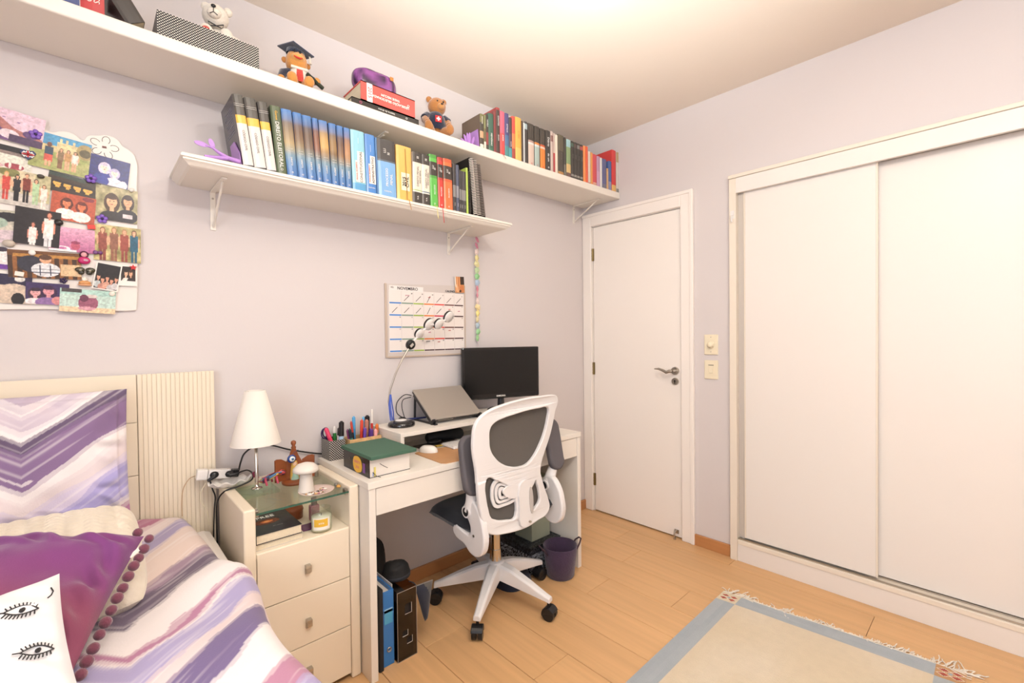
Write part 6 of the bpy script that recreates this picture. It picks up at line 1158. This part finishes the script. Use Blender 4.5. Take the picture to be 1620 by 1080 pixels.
b = MB(); b.M = Mrot((.8832, 1.77, 0), 0, 0, 0); b.box(-.0008, .0008, -.09, .1, .002, .31, '#e6ddd6'); o = b.build('loose_papers', m_vcm, org=(.883, 1.77, 0)); tag(o, 'loose white papers slipped beside the blue binder', 'papers')
o = bx(.806, .828, 1.645, 1.93, 0, .325, col='#1a191b').build('black_folder', m_vcm, org=(.817, 1.78, 0), bevel=.006); tag(o, 'slim black folder against the desk side panel', 'folder')
t = thing('black_bag', 'soft black bag bulging behind the binders under the desk', 'bag', (.91, 1.98, 0))
def bag(u, v):
    a = 2 * PI * u; q = v * PI - PI / 2; r = abs(math.cos(q)) ** .5; return (.905 + .105 * r * math.cos(a) * (1 + .1 * noise(u * 8, v * 5, 3)), 1.99 + .055 * r * math.sin(a), .19 + .19 * math.copysign(abs(math.sin(q)) ** .8, math.sin(q)) + .012 * noise(u * 9, v * 6, 8) * (v > .1))
MB().grid(bag, 32, 18).build('body', m_blackm, t); MB().tube([(.86, 1.96, .36), (.87, 1.945, .395), (.93, 1.945, .395), (.95, 1.96, .36)], .008, 8).build('strap', m_blackm, t)
t = thing('black_hat', 'round black hat resting on top of the acrylic holder', 'hat', (.94, 1.77, .282))
MB().grid(lambda u, v: (lambda r, a: (.955 + r * math.cos(a) * (1 + .16 * (noise(u * 7, v * 3, 4) - .5)), 1.78 + r * math.sin(a) * (1 + .2 * (noise(u * 5, v * 4, 6) - .5)), .283 + .066 * math.sin(v * PI / 2) * (1 - .28 * max(0, math.cos(a - 1.0)) * v) + .006 * (noise(u * 16, v * 7, 2) - .5) * min(1, v * 4)))(.060 * math.cos(v * PI / 2) ** .55, 2 * PI * u), 48, 16).build('crown', m_blackm, t)
MB().lathe([(.040, 0), (.061, 0), (.0615, .012), (.059, .014)], (.955, 1.78, .283), 28).build('band', mat('dark_band', '#2a2c34', .8), t)
t = thing('navy_pouch', 'dark navy fabric pouch with grey zipped edge hanging off the acrylic holder', 'pouch', (1.02, 1.66, .10))
def pou(sg):
    def f(u, v):
        a = 2 * u - 1; wtop = .05; w_ = wtop * (1 - .8 * (1 - v)); x = .985 + .043 + (a * w_) + .008 * (1 - v); z = .10 + .17 * v - .018 * (u) * v; e = max(0, (1 - a * a)) ** .5 * max(0, 1 - (2 * v - 1) ** 4) ** .5
        return (x, 1.665 + sg * .02 * e + .02 * u, z)
    return f
b = MB(); b.grid(pou(-1), 14, 14, lambda u, v: '#555350' if u + v > 1.45 else '#1c2233'); b.grid(pou(1), 14, 14, '#1c2233', flip=True); b.build('body', m_fab, t)
b = MB(); b.tube([pou(-1)(1, v / 10) for v in range(11)], .0022, 6, '#8a8680'); b.tube([pou(-1)(u / 10, 1) for u in range(11)], .0022, 6, '#8a8680'); b.build('zip_edge', m_vcm, t)
MB().tube([pou(-1)(.1, 1), (.972, 1.665, .289), (.966, 1.69, .2865)], .0025, 6, '#2a2c34').build('loop', m_vcm, t)
# damask box, grey box, navy bag, basket
t = thing('damask_box', 'low storage box with black and silver scroll pattern under the desk', 'box', (1.86, 1.87, 0))
def m_scroll(nm='scroll_print', c0='#16161a', c1='#a9adb4', p0=.47):
    m = mat(nm, '#888888', .5); nt = m.node_tree; N = nt.nodes.new; L = nt.links.new; tc = N('ShaderNodeTexCoord'); mp = N('ShaderNodeMapping'); mp.inputs['Scale'].default_value = (1, 1, 1); L(tc.outputs['Object'], mp.inputs[0])
    nz = N('ShaderNodeTexNoise'); nz.inputs['Scale'].default_value = 34; nz.inputs['Detail'].default_value = 1; nz.inputs['Distortion'].default_value = 3.2; L(mp.outputs[0], nz.inputs['Vector'])
    cr = N('ShaderNodeValToRGB'); cr.color_ramp.elements[0].position = p0; cr.color_ramp.elements[0].color = (*H(c0), 1); cr.color_ramp.elements[1].position = p0 + .05; cr.color_ramp.elements[1].color = (*H(c1), 1); L(nz.outputs['Fac'], cr.inputs[0]); L(cr.outputs[0], nt.nodes['Principled BSDF'].inputs['Base Color']); return m
ms = m_scroll()
bx(1.742, 1.980, 1.745, 2.015, 0, .118).build('body', ms, t); bx(1.736, 1.986, 1.739, 2.021, .112, .150).build('lid', m_scroll('black_scroll', '#0f0f12', '#4a4c50', .50), t, bevel=.002)
t = thing('grey_box', 'upright grey green cardboard box on top of the scroll-patterned box', 'box', (1.875, 1.86, .150)); m_gb = mat('grey_card', '#9aa08c', .7, var=.05, vscale=(5, 5, 5))
bx(1.802, 1.950, 1.79, 1.93, .1505, .46).build('body', m_gb, t, bevel=.002); bx(1.800, 1.952, 1.788, 1.932, .462, .50).build('lid', m_gb, t, bevel=.002)
t = thing('navy_bag', 'flat dark navy bag lying on the floor behind the chair base', 'bag', (1.64, 1.82, 0))
def nb(u, v):
    a = 2 * PI * u; q = v * PI / 2; r = abs(math.cos(q)) ** .4; c = lambda s: math.copysign(abs(s) ** .7, s); return (1.632 + .10 * r * c(math.cos(a)), 1.80 + .12 * r * c(math.sin(a)), .055 * math.sin(q) + .006 * noise(u * 10, v * 4, 2) * math.sin(q))
MB().grid(nb, 32, 10, '#161c30').build('body', m_fab, t); MB().tube([(1.57, 1.72, .052), (1.56, 1.69, .066), (1.62, 1.68, .066), (1.64, 1.71, .058)], .005, 8, '#141828').build('handle', m_fab, t)
bk = thing('waste_basket', 'dark purple felt waste basket with loop handles beside the desk leg', 'basket', (1.868, 1.640, 0))
m_felt = mat('purple_felt', '#3f2d45', .95, sheen=.3, bump=.6, bscale=160, var=.18, vscale=(50, 50, 50))
MB().lathe([(0, .003), (.066, .003), (.070, .010), (.088, .165), (.091, .168), (.094, .165), (.076, .008), (.070, 0), (0, 0)], (1.868, 1.640, 0), 36).build('body', m_felt, bk)
for s, ang in ((1, -.35), (-1, -.35)):
    a = ang if s > 0 else ang + PI; cxx, cyy = 1.868 + .09 * math.cos(a), 1.640 + .09 * math.sin(a); d_ = Vector((math.cos(a), math.sin(a), 0)); p_ = Vector((-math.sin(a), math.cos(a), 0)); C_ = Vector((cxx, cyy, .135))
    MB().tube([C_ - p_ * .026, C_ - p_ * .024 + d_ * .02 + Vector((0, 0, .03)), C_ - p_ * .01 + d_ * .036 + Vector((0, 0, .045)), C_ + p_ * .01 + d_ * .036 + Vector((0, 0, .045)), C_ + p_ * .024 + d_ * .02 + Vector((0, 0, .03)), C_ + p_ * .026], .0042, 8).build('handle', mat('dark_leather', '#3a2430', .6), bk)

# ---------------------------------------------------------------- rug
rg = thing('woven_rug', 'cream flat-woven rug with grey blue border and tasselled end', 'rug', (1.6, .5, 0))
P00, P10, P11, P01 = (2.330, .955), (2.425, .085), (.62, .075), (.62, .958)       # fringe end first
def rug_xy(s, t_):
    """s along the length from the fringe end (m), t_ 0..1 across from the bed-side edge"""
    a = (P00[0] + (P10[0] - P00[0]) * t_, P00[1] + (P10[1] - P00[1]) * t_); c = (P01[0] + (P11[0] - P01[0]) * t_, P01[1] + (P11[1] - P01[1]) * t_); f = s / 1.72; return (a[0] + (c[0] - a[0]) * f, a[1] + (c[1] - a[1]) * f)
m_rug = mat('flatweave_wool', None, .95, sheen=.2, bump=.5, bscale=240, var=.07, vscale=(25, 25, 25))
CRM, GRY = '#d5c8b2', '#a5acb1'
def rug_strip(s0, s1, t0, t1, ns_, nt_, col, name, z=.006):
    b = MB(); f = lambda u, v: (*rug_xy(s0 + (s1 - s0) * u, t0 + (t1 - t0) * v), z + .0012 * noise(u * 9 + s0, v * 9 + t0, 5))
    b.grid(f, ns_, nt_, col, flip=False); return b.build(name, m_rug, rg)
BW = .085; TW = .098
def edge_noise(v): return .006 * math.sin(v * 40) + .005 * (noise(v * 15, 1, 2) - .5)
rug_strip(BW, 1.72 - BW, TW, 1 - TW, 40, 24, lambda u, v: mix(CRM, '#cdbc9e', noise(u * 8, v * 6, 1) * .7), 'field')
g_ = lambda u, v: mix(GRY, '#9aa3aa', noise(u * 9, v * 9, 7))
rug_strip(0, BW, TW, 1 - TW, 6, 24, g_, 'border'); rug_strip(BW, 1.72 - BW, 0, TW, 40, 4, g_, 'border'); rug_strip(BW, 1.72 - BW, 1 - TW, 1, 40, 4, g_, 'border'); rug_strip(1.72 - BW, 1.72, TW, 1 - TW, 6, 24, g_, 'border')
for s0, s1 in ((0, BW), (1.72 - BW, 1.72)):
    for t0, t1 in ((0, TW), (1 - TW, 1)):
        cc_ = '#d2c4a8' if t0 < .5 else '#b98a5a'
        def mcol(u, v, cc_=cc_):
            a = abs(u - .5); c = abs(v - .5)
            if a + c < .10: return '#97a4ae'
            for sx in (-1, 1):
                for sy in (-1, 1):
                    du = u - .5 - sx * .17; dv = v - .5 - sy * .22
                    if abs(du) * 1.6 + abs(dv) < .20: return '#a8442e' if abs(du) < .09 else '#5a3428'
                    if abs(du) * 1.6 + abs(dv) < .26: return '#dccfb4'
            return cc_
        rug_strip(s0, s1, t0, t1, 40, 40, mcol, 'corner_motif')
b = MB(); b.add([(*P00, 0), (*P10, 0), (*P11, 0), (*P01, 0), (P00[0], P00[1], .0058), (P10[0], P10[1], .0058), (P11[0], P11[1], .0058), (P01[0], P01[1], .0058)], [(0, 1, 5, 4), (1, 2, 6, 5), (2, 3, 7, 6), (3, 0, 4, 7), (4, 5, 6, 7)], CRM); b.build('backing', m_rug, rg)
fr = MB(); rr = random.Random(3)
for i in range(170):
    t_ = (i + rr.random()) / 170; x_, y_ = rug_xy(0, t_)
    cl = noise(t_ * 14, 0, 4)
    L_ = .014 + .085 * max(0, cl - .3) * rr.uniform(.5, 1.3); a = rr.uniform(-1.2, .5) - .3; p = [(x_, y_, .005)]
    for k in range(1, 6): a += rr.uniform(-.55, .55); p.append((p[-1][0] + L_ / 5 * math.cos(a), p[-1][1] + L_ / 5 * math.sin(a), max(.0022, .005 + rr.uniform(-.002, .004))))
    fr.tube(p, .0021, 5, '#e6ddcf')
p0 = rug_xy(0, .99); fr.tube([(*p0, .005), (p0[0] + .01, p0[1] - .02, .005), (p0[0] + .012, p0[1] - .055, .004)], [.003, .005, .001], 7, '#e8e0d4')
fr.tube([(*rug_xy(.001, k / 30), .006) for k in range(31)], .0022, 6, '#e0d6c4')
fo = fr.build('fringe', m_rug, rg); fo['kind'] = 'stuff'
